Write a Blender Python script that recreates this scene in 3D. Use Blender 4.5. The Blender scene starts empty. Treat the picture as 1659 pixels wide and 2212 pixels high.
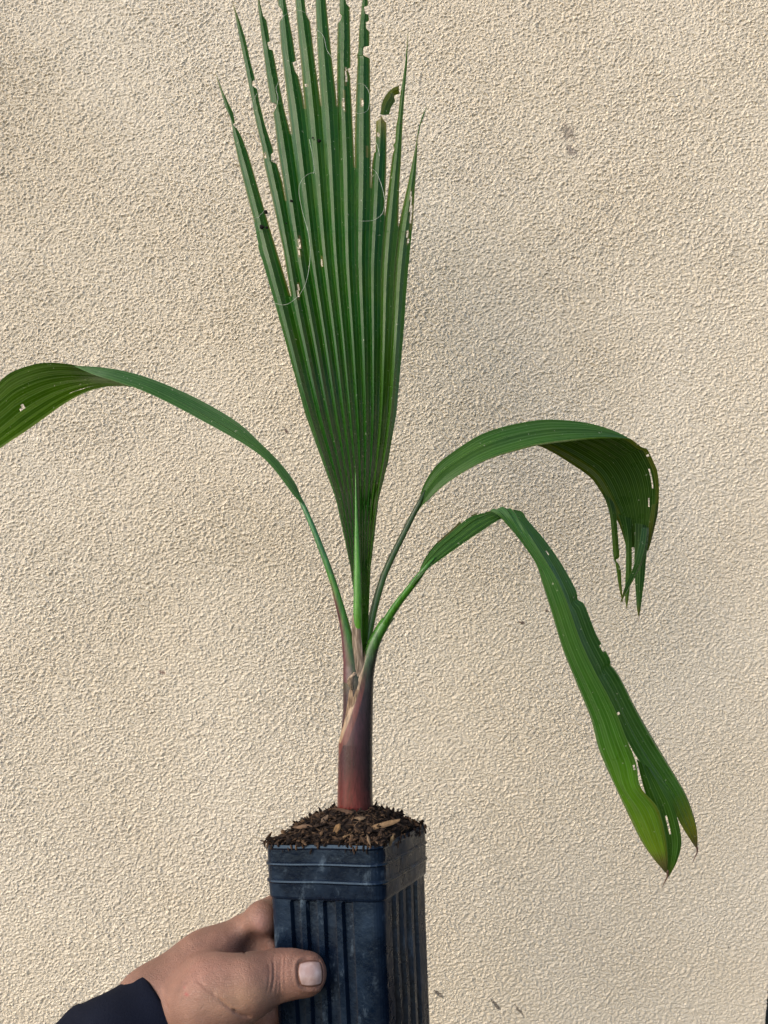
import bpy, math, random
import numpy as np
from mathutils import Vector, Matrix, noise as mnoise
random.seed(7)
R = math.radians
sc = bpy.context.scene
col = sc.collection

# ------------------------------------------------------------------ camera, sky, sun, exposure
FPX = 1597.0                       # focal length in units of a 1659 x 2212 picture
cam = bpy.data.cameras.new('camera'); cam_o = bpy.data.objects.new('camera', cam); col.objects.link(cam_o)
cam.sensor_fit = 'VERTICAL'; cam.sensor_height = 24.0
cam.lens = 24.0 * FPX / 2212.0
cam.clip_start = 0.01; cam.clip_end = 100
cam_o.location = (0, 0, 0); cam_o.rotation_euler = (R(90), 0, 0)
sc.camera = cam_o

SUN_EL, SUN_AZ = R(36), R(228)     # azimuth clockwise from +Y: behind and left of the camera
w = bpy.data.worlds.new('World'); sc.world = w; w.use_nodes = True
nt = w.node_tree; bg = nt.nodes['Background']
sky = nt.nodes.new('ShaderNodeTexSky'); sky.sky_type = 'NISHITA'; sky.sun_disc = False
sky.sun_elevation = SUN_EL; sky.sun_rotation = SUN_AZ
sky.air_density = 1.0; sky.dust_density = 3.0; sky.ozone_density = 1.0
nt.links.new(sky.outputs[0], bg.inputs[0]); bg.inputs[1].default_value = 0.14

def sun_dir():
    return Vector((math.sin(SUN_AZ)*math.cos(SUN_EL), math.cos(SUN_AZ)*math.cos(SUN_EL), math.sin(SUN_EL)))
sl = bpy.data.lights.new('sun', 'SUN'); sl.energy = 1.25; sl.angle = R(72); sl.color = (1.0, 0.96, 0.9)
so = bpy.data.objects.new('sun', sl); col.objects.link(so)
so.rotation_euler = Vector((-0.86, -0.22, 0.46)).to_track_quat('Z', 'Y').to_euler()

sc.view_settings.view_transform = 'Standard'; sc.view_settings.look = 'None'
sc.view_settings.exposure = 0.90; sc.view_settings.gamma = 1.0

# ------------------------------------------------------------------ helpers
def P(x, y, d):
    return Vector(((x-829.5)/FPX*d, d, (1106-y)/FPX*d))

def tag(o, label=None, cat=None, group=None, kind=None):
    if label: o['label'] = label
    if cat: o['category'] = cat
    if group: o['group'] = group
    if kind: o['kind'] = kind
    return o

def empty(name, loc):
    o = bpy.data.objects.new(name, None); o.empty_display_size = 0.02
    col.objects.link(o); o.location = loc; return o

def setparent(o, p):
    if p is None: return
    o.parent = p
    M = Matrix.Identity(4); q = p
    while q is not None:
        M = Matrix.Translation(q.location) @ M; q = q.parent
    o.location = -M.translation
    # vertices stay in world coordinates; shift them so that the object's origin is its parent's
    o.data.transform(Matrix.Translation(-M.translation)); o.location = (0, 0, 0)

def make(name, verts, faces, mat, parent=None, uvs=None, cols=None, smooth=False, sharp=None):
    """one mesh object, vertices in world space; uvs, cols are per vertex"""
    me = bpy.data.meshes.new(name)
    me.from_pydata([tuple(v) for v in verts], [], faces); me.update()
    li = np.empty(len(me.loops), dtype=np.int32); me.loops.foreach_get('vertex_index', li)
    if uvs is not None:
        ul = me.uv_layers.new(name='UVMap')
        ul.data.foreach_set('uv', np.asarray(uvs, dtype=np.float32)[li].ravel())
    if cols is not None:
        ca = me.color_attributes.new('Col', 'FLOAT_COLOR', 'POINT')
        c = np.ones((len(verts), 4), dtype=np.float32); c[:, :3] = np.asarray(cols)[:, :3]
        ca.data.foreach_set('color', c.ravel())
    if smooth: me.polygons.foreach_set('use_smooth', [True]*len(me.polygons))
    me.materials.append(mat)
    o = bpy.data.objects.new(name, me); col.objects.link(o)
    setparent(o, parent)
    return o

def lerp(a, b, t): return a+(b-a)*t
def mixc(a, b, t):
    t = max(0, min(1, t)); return tuple(a[i]*(1-t)+b[i]*t for i in range(3))
def interp(tab, y):
    """tab: list of (key, value or tuple) with rising keys"""
    if y <= tab[0][0]: return tab[0][1]
    for (a, va), (b, vb) in zip(tab, tab[1:]):
        if y <= b:
            t = (y-a)/(b-a) if b > a else 0
            if isinstance(va, tuple): return tuple(lerp(p, q, t) for p, q in zip(va, vb))
            return lerp(va, vb, t)
    return tab[-1][1]

def spline(pts, n):
    """Catmull-Rom through points (Vectors of any size), n samples spaced by chord length"""
    pts = [Vector(p) for p in pts]
    q = [pts[0]*2-pts[1]] + pts + [pts[-1]*2-pts[-2]]
    L = [0]
    for a, b in zip(pts, pts[1:]): L.append(L[-1]+max((b-a).length, 1e-6))
    out = []
    for k in range(n):
        s = L[-1]*k/(n-1); i = 0
        while i < len(pts)-2 and s > L[i+1]: i += 1
        t = (s-L[i])/(L[i+1]-L[i])
        p0, p1, p2, p3 = q[i], q[i+1], q[i+2], q[i+3]
        out.append(0.5*((2*p1)+(p2-p0)*t+(2*p0-5*p1+4*p2-p3)*t*t+(3*p1-p0-3*p2+p3)*t**3))
    return out

def grid_faces(nr, nc, closed=False, skip=None):
    f = []
    for i in range(nr-1):
        for j in range(nc if closed else nc-1):
            if skip and skip(i, j): continue
            k = (j+1) % nc
            f.append((i*nc+j, i*nc+k, (i+1)*nc+k, (i+1)*nc+j))
    return f

def tube(name, pts, mat, parent, n=40, seg=14, colf=None, flat=1.0, caps=True):
    """pts: (x, y, depth, radius in picture units); the centre line and radius are real sizes once placed"""
    cl = spline([Vector((*P(p[0], p[1], p[2]), )) for p in pts], n)
    # radius spline over same chord parameter
    rad = [p[3]/FPX*p[2] for p in pts]
    L = [0]
    for a, b in zip(pts, pts[1:]): L.append(L[-1]+(P(*b[:3])-P(*a[:3])).length)
    vs, uv, cs = [], [], []
    tn_prev = None
    acc = 0
    for i, c in enumerate(cl):
        s = L[-1]*i/(n-1)
        r = float(np.interp(s, L, rad))
        t = (cl[min(i+1, n-1)]-cl[max(i-1, 0)]).normalized()
        side = t.cross(Vector((0, 1, 0))).normalized(); up = side.cross(t).normalized()
        for j in range(seg):
            a = 2*math.pi*j/seg
            v = c+side*math.cos(a)*r+up*math.sin(a)*r*flat
            vs.append(v); uv.append((j/seg*4, s*20))
            cs.append(colf(i/(n-1), a) if colf else (0.05, 0.15, 0.03))
    f = grid_faces(n, seg, True)
    if caps:
        f.append(tuple(range(seg))[::-1]); f.append(tuple(range((n-1)*seg, n*seg)))
    return make(name, vs, f, mat, parent, uv, cs, smooth=True)

# ------------------------------------------------------------------ materials
def new_mat(name):
    m = bpy.data.materials.new(name); m.use_nodes = True
    return m, m.node_tree, m.node_tree.nodes['Principled BSDF'], m.node_tree.nodes['Material Output']
def N(t, typ, **kw):
    n = t.nodes.new(typ)
    for k, v in kw.items():
        if k in n.inputs.keys() if isinstance(k, str) else False: n.inputs[k].default_value = v
        else: setattr(n, k, v)
    return n
def noise_n(t, vec, scale, detail=3, rough=0.5, dist=0.0):
    n = t.nodes.new('ShaderNodeTexNoise'); n.inputs['Scale'].default_value = scale
    n.inputs['Detail'].default_value = detail; n.inputs['Roughness'].default_value = rough
    n.inputs['Distortion'].default_value = dist
    if vec is not None: t.links.new(vec, n.inputs['Vector'])
    return n.outputs['Fac']
def math_n(t, op, a, b=None, c=None, clamp=False):
    n = t.nodes.new('ShaderNodeMath'); n.operation = op; n.use_clamp = clamp
    for i, v in enumerate((a, b, c)):
        if v is None: continue
        if isinstance(v, (int, float)): n.inputs[i].default_value = v
        else: t.links.new(v, n.inputs[i])
    return n.outputs[0]
def maprange(t, v, a, b, c=0.0, d=1.0, smooth=False):
    n = t.nodes.new('ShaderNodeMapRange'); n.clamp = True
    if smooth: n.interpolation_type = 'SMOOTHSTEP'
    t.links.new(v, n.inputs[0])
    for i, x in enumerate((a, b, c, d)): n.inputs[i+1].default_value = x
    return n.outputs[0]
def mixrgb(t, fac, a, b, mode='MIX'):
    n = t.nodes.new('ShaderNodeMix'); n.data_type = 'RGBA'; n.blend_type = mode
    for s, v in ((n.inputs[0], fac), (n.inputs[6], a), (n.inputs[7], b)):
        if isinstance(v, (int, float)): s.default_value = v
        elif isinstance(v, tuple): s.default_value = (*v, 1) if len(v) == 3 else v
        else: t.links.new(v, s)
    return n.outputs[2]
def objvec(t): return t.nodes.new('ShaderNodeTexCoord').outputs['Object']
def bump(t, bs, h, strength, dist):
    b = t.nodes.new('ShaderNodeBump'); b.inputs['Strength'].default_value = strength
    b.inputs['Distance'].default_value = dist; t.links.new(h, b.inputs['Height'])
    t.links.new(b.outputs[0], bs.inputs['Normal']); return b

def leaf_material(name, rough=0.36, transl=0.3, veins=1.0, ridge=0.35, rw=0.045):
    m, t, bs, out = new_mat(name)
    at = t.nodes.new('ShaderNodeAttribute'); at.attribute_name = 'Col'
    uv = t.nodes.new('ShaderNodeUVMap'); uv.uv_map = 'UVMap'
    mp = t.nodes.new('ShaderNodeMapping'); mp.inputs['Scale'].default_value = (14, 1.2, 1)
    t.links.new(uv.outputs[0], mp.inputs[0])
    st = noise_n(t, mp.outputs[0], 1.0, 4, 0.65)
    ov = objvec(t)
    big = noise_n(t, ov, 28, 3, 0.55)
    f1 = maprange(t, st, 0.3, 0.7, 1-0.22*veins, 1+0.25*veins)
    c1 = mixrgb(t, 1.0, at.outputs['Color'], f1, 'MULTIPLY')
    c2 = mixrgb(t, maprange(t, big, 0.45, 0.70, 0, 0.30), c1, (0.045, 0.105, 0.010))
    # pale fold lines where the pleats crease
    sep = t.nodes.new('ShaderNodeSeparateXYZ'); t.links.new(uv.outputs[0], sep.inputs[0])
    fr = math_n(t, 'FRACT', math_n(t, 'ADD', sep.outputs[0], 0.5))
    dd = math_n(t, 'ABSOLUTE', math_n(t, 'SUBTRACT', fr, 0.5))
    ln = maprange(t, dd, 0.0, rw, ridge, 0.0)
    fr2 = math_n(t, 'FRACT', sep.outputs[0])
    dd2 = math_n(t, 'ABSOLUTE', math_n(t, 'SUBTRACT', fr2, 0.5))
    ln2 = maprange(t, dd2, 0.0, rw, ridge*0.9, 0.0)
    fr3 = math_n(t, 'FRACT', math_n(t, 'MULTIPLY_ADD', sep.outputs[0], 2.0, 0.0))
    ln3 = maprange(t, math_n(t, 'ABSOLUTE', math_n(t, 'SUBTRACT', fr3, 0.5)), 0.0, rw*1.4, ridge*0.6, 0.0)
    ln2 = math_n(t, 'MAXIMUM', ln2, ln3)
    c3 = mixrgb(t, math_n(t, 'MAXIMUM', ln, ln2), c2, (0.13, 0.25, 0.085))
    # dust and small pale scuffs
    sp = noise_n(t, ov, 420, 2, 0.5)
    c4 = mixrgb(t, maprange(t, sp, 0.715, 0.75, 0, 0.5), c3, (0.42, 0.45, 0.33))
    t.links.new(c4, bs.inputs['Base Color'])
    rr = noise_n(t, ov, 55, 3, 0.6)
    t.links.new(maprange(t, rr, 0.35, 0.7, rough-0.07, rough+0.16), bs.inputs['Roughness'])
    bs.inputs['Specular IOR Level'].default_value = 0.25
    bump(t, bs, st, 0.3, 0.0004)
    tr = t.nodes.new('ShaderNodeBsdfTranslucent')
    hs = t.nodes.new('ShaderNodeHueSaturation'); hs.inputs['Hue'].default_value = 0.475
    hs.inputs['Saturation'].default_value = 1.15; hs.inputs['Value'].default_value = 1.7
    t.links.new(c4, hs.inputs['Color']); t.links.new(hs.outputs[0], tr.inputs[0])
    mx = t.nodes.new('ShaderNodeMixShader'); mx.inputs[0].default_value = transl
    t.links.new(bs.outputs[0], mx.inputs[1]); t.links.new(tr.outputs[0], mx.inputs[2])
    t.links.new(mx.outputs[0], out.inputs[0])
    return m

def attr_material(name, rough=0.5, spec=0.5, noise_scale=120, amt=0.3, bumpd=0.0003, bscale=None, streak=None):
    m, t, bs, out = new_mat(name)
    at = t.nodes.new('ShaderNodeAttribute'); at.attribute_name = 'Col'
    ov = objvec(t)
    vec = ov
    if streak:
        mp = t.nodes.new('ShaderNodeMapping'); mp.inputs['Scale'].default_value = streak
        t.links.new(ov, mp.inputs[0]); vec = mp.outputs[0]
    n1 = noise_n(t, vec, noise_scale, 5, 0.6)
    c = mixrgb(t, 1.0, at.outputs['Color'], maprange(t, n1, 0.3, 0.7, 1-amt, 1+amt), 'MULTIPLY')
    t.links.new(c, bs.inputs['Base Color'])
    bs.inputs['Roughness'].default_value = rough; bs.inputs['Specular IOR Level'].default_value = spec
    bump(t, bs, noise_n(t, vec, bscale or noise_scale*2, 4, 0.6), 0.5, bumpd)
    return m

M_leaf = leaf_material('palm_leaf', rough=0.22, transl=0.30, ridge=0.42)
M_leaf2 = leaf_material('drooping_palm_leaf', rough=0.31, transl=0.26, veins=1.3, ridge=0.45, rw=0.075)
M_stem = attr_material('palm_stem', 0.26, 0.42, 70, 0.42, 0.00025, 300, (9, 9, 1))
M_dry = attr_material('dry_sheath_fibre', 0.85, 0.2, 160, 0.5, 0.0008, 500, (3, 3, 0.6))
M_soil = attr_material('potting_soil', 0.9, 0.15, 400, 0.5, 0.0008, 900)
M_chip = attr_material('bark', 0.8, 0.25, 300, 0.4, 0.0004, 900)

def stucco():
    m, t, bs, out = new_mat('stucco')
    m.displacement_method = 'BOTH'
    ov = objvec(t)
    # ripples are stretched a little and wander in direction
    wob = t.nodes.new('ShaderNodeTexNoise'); wob.inputs['Scale'].default_value = 60; wob.inputs['Detail'].default_value = 2
    t.links.new(ov, wob.inputs['Vector'])
    va = t.nodes.new('ShaderNodeVectorMath'); va.operation = 'MULTIPLY_ADD'
    t.links.new(wob.outputs['Color'], va.inputs[0]); va.inputs[1].default_value = (0.004, 0.004, 0.004)
    t.links.new(ov, va.inputs[2])
    mp = t.nodes.new('ShaderNodeMapping'); mp.inputs['Rotation'].default_value = (0, R(-35), 0)
    mp.inputs['Scale'].default_value = (0.92, 1, 1.12)
    t.links.new(va.outputs[0], mp.inputs[0])
    a = noise_n(t, mp.outputs[0], 400, 1.8, 0.5, 0.0)
    b = noise_n(t, mp.outputs[0], 700, 2, 0.5, 0.2)
    c = noise_n(t, ov, 90, 2, 0.5)
    rid = math_n(t, 'ABSOLUTE', math_n(t, 'SUBTRACT', noise_n(t, mp.outputs[0], 190, 2, 0.5, 0.2), 0.5))
    crev = maprange(t, rid, 0.0, 0.06, -0.12, 0.0, True)
    lump = maprange(t, a, 0.22, 0.74, 0, 1)
    h = math_n(t, 'ADD', math_n(t, 'ADD', math_n(t, 'MULTIPLY', lump, 1.25), math_n(t, 'MULTIPLY', b, 0.28)),
               math_n(t, 'ADD', crev, math_n(t, 'MULTIPLY', c, 0.4)))
    # trowelled smoother towards the lower right and in odd patches
    sx = t.nodes.new('ShaderNodeSeparateXYZ'); t.links.new(ov, sx.inputs[0])
    diag = math_n(t, 'SUBTRACT', sx.outputs[0], math_n(t, 'MULTIPLY', sx.outputs[2], 0.9))
    amp = maprange(t, diag, 0.10, 0.75, 1.0, 0.5)
    patch = noise_n(t, ov, 9, 3, 0.5)
    amp = math_n(t, 'MULTIPLY', amp, maprange(t, patch, 0.3, 0.7, 1.15, 0.72))
    h = math_n(t, 'MULTIPLY', h, amp)
    dn = t.nodes.new('ShaderNodeDisplacement'); dn.inputs['Scale'].default_value = 0.0020; dn.inputs['Midlevel'].default_value = 0.5
    t.links.new(h, dn.inputs['Height']); t.links.new(dn.outputs[0], out.inputs['Displacement'])
    # colour: sand paint with slow drift, greyer worn tops, dirt specks
    drift = noise_n(t, ov, 5, 4, 0.55)
    c1 = mixrgb(t, maprange(t, drift, 0.35, 0.65), (0.595, 0.525, 0.405), (0.625, 0.565, 0.455))
    fine = noise_n(t, ov, 700, 3, 0.6)
    c2 = mixrgb(t, 1.0, c1, maprange(t, fine, 0.3, 0.7, 0.93, 1.05), 'MULTIPLY')
    gr = noise_n(t, ov, 22, 5, 0.65)
    c2 = mixrgb(t, maprange(t, gr, 0.62, 0.8, 0, 0.2), c2, (0.48, 0.41, 0.32))
    # sparse dark specks of dirt
    vo = t.nodes.new('ShaderNodeTexVoronoi'); vo.inputs['Scale'].default_value = 34; t.links.new(ov, vo.inputs['Vector'])
    sepc = t.nodes.new('ShaderNodeSeparateColor'); t.links.new(vo.outputs['Color'], sepc.inputs[0])
    rare = maprange(t, sepc.outputs[0], 0.86, 0.88)
    rad = math_n(t, 'MULTIPLY_ADD', sepc.outputs[1], 0.035, 0.018)
    wv = math_n(t, 'ADD', vo.outputs['Distance'], math_n(t, 'MULTIPLY', math_n(t, 'SUBTRACT', fine, 0.5), 0.12))
    dot = math_n(t, 'MULTIPLY', rare, math_n(t, 'LESS_THAN', wv, rad))
    c3 = mixrgb(t, math_n(t, 'MULTIPLY', dot, 0.8), c2, (0.09, 0.065, 0.045))
    nsm = noise_n(t, ov, 150, 3, 0.6)
    # four smudges and scrapes that the wall has
    def smudge(cin, x, z, rx, rz, rot, colr, amt, thr=0.5):
        mpp = t.nodes.new('ShaderNodeMapping'); mpp.vector_type = 'TEXTURE'
        mpp.inputs['Location'].default_value = (x, 0, z); mpp.inputs['Rotation'].default_value = (0, R(rot), 0)
        mpp.inputs['Scale'].default_value = (rx, 1, rz); t.links.new(ov, mpp.inputs[0])
        ln = t.nodes.new('ShaderNodeVectorMath'); ln.operation = 'LENGTH'
        ml = t.nodes.new('ShaderNodeVectorMath'); ml.operation = 'MULTIPLY'; ml.inputs[1].default_value = (1, 0, 1)
        t.links.new(mpp.outputs[0], ml.inputs[0]); t.links.new(ml.outputs[0], ln.inputs[0])
        e = math_n(t, 'SUBTRACT', 1.0, ln.outputs['Value'], clamp=True)
        g = math_n(t, 'ADD', e, math_n(t, 'ADD', math_n(t, 'MULTIPLY', math_n(t, 'SUBTRACT', b, 0.5), 1.3), math_n(t, 'MULTIPLY', math_n(t, 'SUBTRACT', nsm, 0.5), 2.0)))
        k = math_n(t, 'MULTIPLY', maprange(t, g, thr, thr+0.25), math_n(t, 'GREATER_THAN', e, 0.01))
        return mixrgb(t, math_n(t, 'MULTIPLY', k, amt), cin, colr)
    def wp(x, y): q = P(x, y, WALL_Y); return q.x, q.z
    for (x, y, rx, rz, rot, cr, am, th) in [
        (1228, 292, 0.015, 0.026, 0, (0.15, 0.12, 0.10), 0.6, 0.56),
        (1240, 330, 0.012, 0.009, 0, (0.14, 0.11, 0.10), 0.5, 0.5),
        (947, 2146, 0.0065, 0.0022, 35, (0.10, 0.085, 0.07), 0.85, 0.25),
        (1071, 2170, 0.0085, 0.0020, 50, (0.08, 0.07, 0.06), 0.85, 0.25),
        (1122, 2183, 0.0100, 0.0022, 52, (0.12, 0.10, 0.08), 0.8, 0.42),
        (192, 1395, 0.007, 0.012, 10, (0.22, 0.18, 0.15), 0.5, 0.6),
        (352, 1452, 0.006, 0.004, 0, (0.15, 0.07, 0.05), 0.7, 0.55),
        (620, 932, 0.0035, 0.0018, 60, (0.10, 0.06, 0.05), 0.85, 0.25),
        (600, 1132, 0.010, 0.005, 0, (0.56, 0.52, 0.44), 0.6, 0.45),
        (1128, 1345, 0.0035, 0.0025, 20, (0.12, 0.08, 0.06), 0.85, 0.35),
        (1180, 1318, 0.0030, 0.0025, 20, (0.12, 0.08, 0.06), 0.8, 0.35)]:
        px, pz = wp(x, y); c3 = smudge(c3, px, pz, rx, rz, rot, cr, am, th)
    t.links.new(c3, bs.inputs['Base Color'])
    bs.inputs['Roughness'].default_value = 0.72; bs.inputs['Specular IOR Level'].default_value = 0.35
    return m

# ------------------------------------------------------------------ wall
WALL_Y = 0.69
def axis(lo, hi, a, b, step):
    xs = list(np.arange(lo, hi+step/2, step)); s = step; x = lo; left = []
    while x > a: s *= 1.12; x -= s; left.append(max(x, a))
    s = step; x = hi; right = []
    while x < b: s *= 1.12; x += s; right.append(min(x, b))
    return left[::-1]+xs+right
def build_wall():
    zs = np.array(axis(-0.51, 0.51, -1.1, 1.3, 0.00095))
    us = np.array(axis(-0.38, 0.38, -1.5, 0.38, 0.00095))   # last column is the corner
    nz, nx = len(zs), len(us)
    Z, U = np.meshgrid(zs, us, indexing='ij')
    # the right-hand corner runs a little out of plumb, so it shows only at the bottom
    k = np.clip((U+0.38)/0.76, 0, 1)
    corner = 0.3595+(Z+0.432)*0.0755
    X = np.where(U < -0.38, U, -0.38+(corner+0.38)*k)
    co = np.stack([X, np.full_like(X, WALL_Y), Z], -1).reshape(-1, 3)
    # the side face of the corner, going back
    cz = np.stack([corner[:, -1]-0.002, np.full(nz, WALL_Y+0.14), zs], -1)
    co = np.concatenate([co, cz])
    i, j = np.meshgrid(np.arange(nz-1), np.arange(nx-1), indexing='ij')
    a = i*nx+j
    q = np.stack([a, a+1, a+nx+1, a+nx], -1).reshape(-1, 4)
    i = np.arange(nz-1); b0 = nz*nx
    s = np.stack([i*nx+nx-1, b0+i, b0+i+1, (i+1)*nx+nx-1], -1)
    q = np.concatenate([q, s])
    me = bpy.data.meshes.new('stucco_wall')
    me.vertices.add(len(co)); me.vertices.foreach_set('co', co.astype(np.float32).ravel())
    me.loops.add(q.size); me.loops.foreach_set('vertex_index', q.astype(np.int32).ravel())
    me.polygons.add(len(q)); me.polygons.foreach_set('loop_start', (np.arange(len(q))*4).astype(np.int32))
    me.polygons.foreach_set('use_smooth', np.ones(len(q), dtype=bool))
    me.update(calc_edges=True); me.validate()
    me.materials.append(stucco())
    o = bpy.data.objects.new('stucco_wall', me); col.objects.link(o)
    tag(o, 'beige exterior wall with rough rippled stucco behind the potted palm', 'wall')
build_wall()

def box(name, lo, hi, mat, parent=None, bev=0):
    (x0, y0, z0), (x1, y1, z1) = lo, hi
    v = [(x0,y0,z0),(x1,y0,z0),(x1,y1,z0),(x0,y1,z0),(x0,y0,z1),(x1,y0,z1),(x1,y1,z1),(x0,y1,z1)]
    f = [(0,1,5,4),(1,2,6,5),(2,3,7,6),(3,0,4,7),(4,5,6,7),(3,2,1,0)]
    o = make(name, v, f, mat, parent)
    if bev:
        b = o.modifiers.new('bevel', 'BEVEL'); b.width = bev; b.segments = 2
    return o
mf, t, bs, _ = new_mat('dark_gap_fill'); bs.inputs['Base Color'].default_value = (0.012, 0.022, 0.02, 1); bs.inputs['Roughness'].default_value = 0.5
n1 = noise_n(t, objvec(t), 60, 4); t.links.new(mixrgb(t, n1, (0.006, 0.012, 0.011), (0.03, 0.04, 0.036)), bs.inputs['Base Color'])
o = box('gap_box', (0.300, WALL_Y+0.145, -1.1), (0.60, WALL_Y+0.20, 1.3), mf, None, 0.006)  # added dark box, stands in for the dark gap beyond the corner
tag(o, 'dark green box added to fill the dark gap past the lower right corner of the stucco wall', 'gap filler')
o.name = 'dark_gap_box'

# ------------------------------------------------------------------ pot
u = Vector((-0.06, 0.26, 0.96)).normalized()
h1 = Vector((-0.908, 0.418, 0))
e1 = (h1-u*h1.dot(u)).normalized()
e2 = e1.cross(u).normalized()
NC = P(819, 1829, 0.400)           # near corner of the rim, corner unrounded
S = 0.0748                          # pot width at the rim
def pot_pt(a, b, h): return NC+e1*a+e2*b+u*h
def pot_depth(x, y, h_taper=0.0):
    ray = P(x, y, 1.0); n = e2
    k = (NC.dot(n)+0.0022)/ray.dot(n); return k

def build_pot():
    m, t, bs, out = new_mat('pot_plastic')
    ov = objvec(t)
    dust = noise_n(t, ov, 45, 5, 0.65)
    fine = noise_n(t, ov, 300, 4, 0.6)
    c = mixrgb(t, maprange(t, dust, 0.42, 0.72, 0, 0.55), (0.0016, 0.0048, 0.0125), (0.008, 0.018, 0.038))
    mp = t.nodes.new('ShaderNodeMapping'); mp.inputs['Scale'].default_value = (1, 1, 0.45); t.links.new(ov, mp.inputs[0])
    sc1 = noise_n(t, mp.outputs[0], 120, 6, 0.75)
    c = mixrgb(t, math_n(t, 'MULTIPLY', maprange(t, sc1, 0.56, 0.74, 0, 0.75), maprange(t, dust, 0.38, 0.55)), c, (0.10, 0.14, 0.18))
    at = t.nodes.new('ShaderNodeAttribute'); at.attribute_name = 'Col'
    sep = t.nodes.new('ShaderNodeSeparateColor'); t.links.new(at.outputs['Color'], sep.inputs[0])
    dirt = math_n(t, 'MULTIPLY', sep.outputs[0], maprange(t, fine, 0.3, 0.55, 0.35, 1.0))
    c = mixrgb(t, math_n(t, 'MULTIPLY', dirt, 0.42, clamp=True), c, (0.10, 0.080, 0.055))
    t.links.new(c, bs.inputs['Base Color'])
    t.links.new(maprange(t, dust, 0.35, 0.7, 0.18, 0.46), bs.inputs['Roughness'])
    bs.inputs['Specular IOR Level'].default_value = 0.30
    bs.inputs['Specular Tint'].default_value = (0.48, 0.72, 1, 1)
    bump(t, bs, math_n(t, 'ADD', math_n(t, 'MULTIPLY', dust, 2.0), fine), 0.35, 0.0006)
    # perimeter as list of (face, s along face 0..1 of straight part or corner angle) -> points
    rc = 0.0075
    chans = [(0.145, 0.255), (0.315, 0.435), (0.50, 0.635), (0.70, 0.82)]
    chans = [(1-b, 1-a) for a, b in chans][::-1]  # measured from near corner
    prof = []                       # (a, b, nx, ny, recess flag, dirt)
    def face_pts():
        s = [0.0]
        L = []
        for (a, b) in chans:
            L += [(a-0.01, 0, 0.0), (a, 0, 0.25), (a+0.016, 1, 1.0), (a+0.03, 1, 0.15), ((a+b)/2, 1, 0.05), (b-0.016, 1, 0.0), (b, 0, 0.0)]
        pts = [(0.0, 0, 0.0), (0.05, 0, 0.0)]+L+[(0.93, 0, 0.0), (1.0, 0, 0.0)]
        return pts
    fp = face_pts()
    corners = [((0, 0), (1, 0)), ((S, 0), (0, 1)), ((S, S), (-1, 0)), ((0, S), (0, -1))]
    for ci, ((ca, cb), (da, db)) in enumerate(corners):
        # the corner arc first, then the face that leaves it
        na, nb = -db*-1, -da     # outward normal of the leaving face
        na, nb = (db, -da)
        pda, pdb = corners[(ci-1) % 4][1]; pna, pnb = (pdb, -pda)
        cx, cy = ca+da*rc-pda*rc, cb+db*rc-pdb*rc
        for k in range(0, 6):
            th = k/6*math.pi/2
            nx = pna*math.cos(th)+na*math.sin(th); ny = pnb*math.cos(th)+nb*math.sin(th)
            if k > 0: prof.append((cx+nx*rc, cy+ny*rc, nx, ny, 0, 0.03))
        for (s_, rcs, d) in fp:
            L_ = S-2*rc
            prof.append((cx+na*rc+da*L_*s_, cy+nb*rc+db*L_*s_, na, nb, rcs, d))
    n = len(prof)
    # rows: (height, outward offset, channel depth 0..1)
    rows = [(0.0, -0.0018, 0), (0.0006, -0.0010, 0), (0.0004, 0.0002, 0), (-0.0012, 0.0006, 0), (-0.0022, 0.0, 0),
            (-0.0085, -0.0001, 0), (-0.0092, 0.0008, 0), (-0.0100, 0.0010, 0), (-0.0108, 0.0001, 0),
            (-0.0175, -0.0002, 0), (-0.0182, 0.0007, 0), (-0.0191, 0.0009, 0), (-0.0200, 0.0000, 0),
            (-0.0265, -0.0003, 0), (-0.0275, -0.0006, 0), (-0.0280, -0.0013, 0), (-0.0283, -0.0014, 0), (-0.0295, -0.0014, 1)]
    for k in range(1, 22): rows.append((-0.0295-0.0086*k, -0.0014, 1))
    rows += [(-0.212, -0.0014, 1), (-0.2125, -0.0014, 0), (-0.222, -0.002, 0)]
    vs, cs = [], []
    for (h, off, ch) in rows:
        tp = 1-max(0, -h)/0.222*0.17
        for k, (a, b, nx, ny, rcs, d) in enumerate(prof):
            r = off-(0.0027*rcs*ch)
            aa = S/2+(a-S/2)*tp+nx*r; bb = S/2+(b-S/2)*tp+ny*r
            wv = mnoise.noise(Vector((aa*40, bb*40, h*30)))*0.0006
            vs.append(pot_pt(aa+nx*wv, bb+ny*wv, h+mnoise.noise(Vector((aa*25+9, bb*25, 0)))*0.0009))
            cs.append((d if ch else 0.04, 0, 0))
    f = [(a, d, c, b) for (a, b, c, d) in grid_faces(len(rows), n, True)]
    f.append(tuple(range((len(rows)-1)*n, len(rows)*n)))
    root = empty('plant_pot', pot_pt(S/2, S/2, -0.222))
    tag(root, 'tall square black plastic nursery pot with vertical grooves, held in a hand', 'pot')
    o = make('pot_body', vs, f, m, root, None, cs)
    # inner wall, so that the rim has a thickness
    vi = []
    for (h, off) in [(0.0, -0.0018), (-0.006, -0.0025), (-0.014, -0.004)]:
        for (a, b, nx, ny, rcs, d) in prof:
            vi.append(pot_pt(a+nx*off, b+ny*off, h+mnoise.noise(Vector((a*25+9, b*25, 0)))*0.0009))
    make('inner_wall', vi, grid_faces(3, n, True), m, root, None, [(0.6, 0, 0)]*len(vi))
    # a smear of dried mud on the front face
    return root
build_pot()

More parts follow.
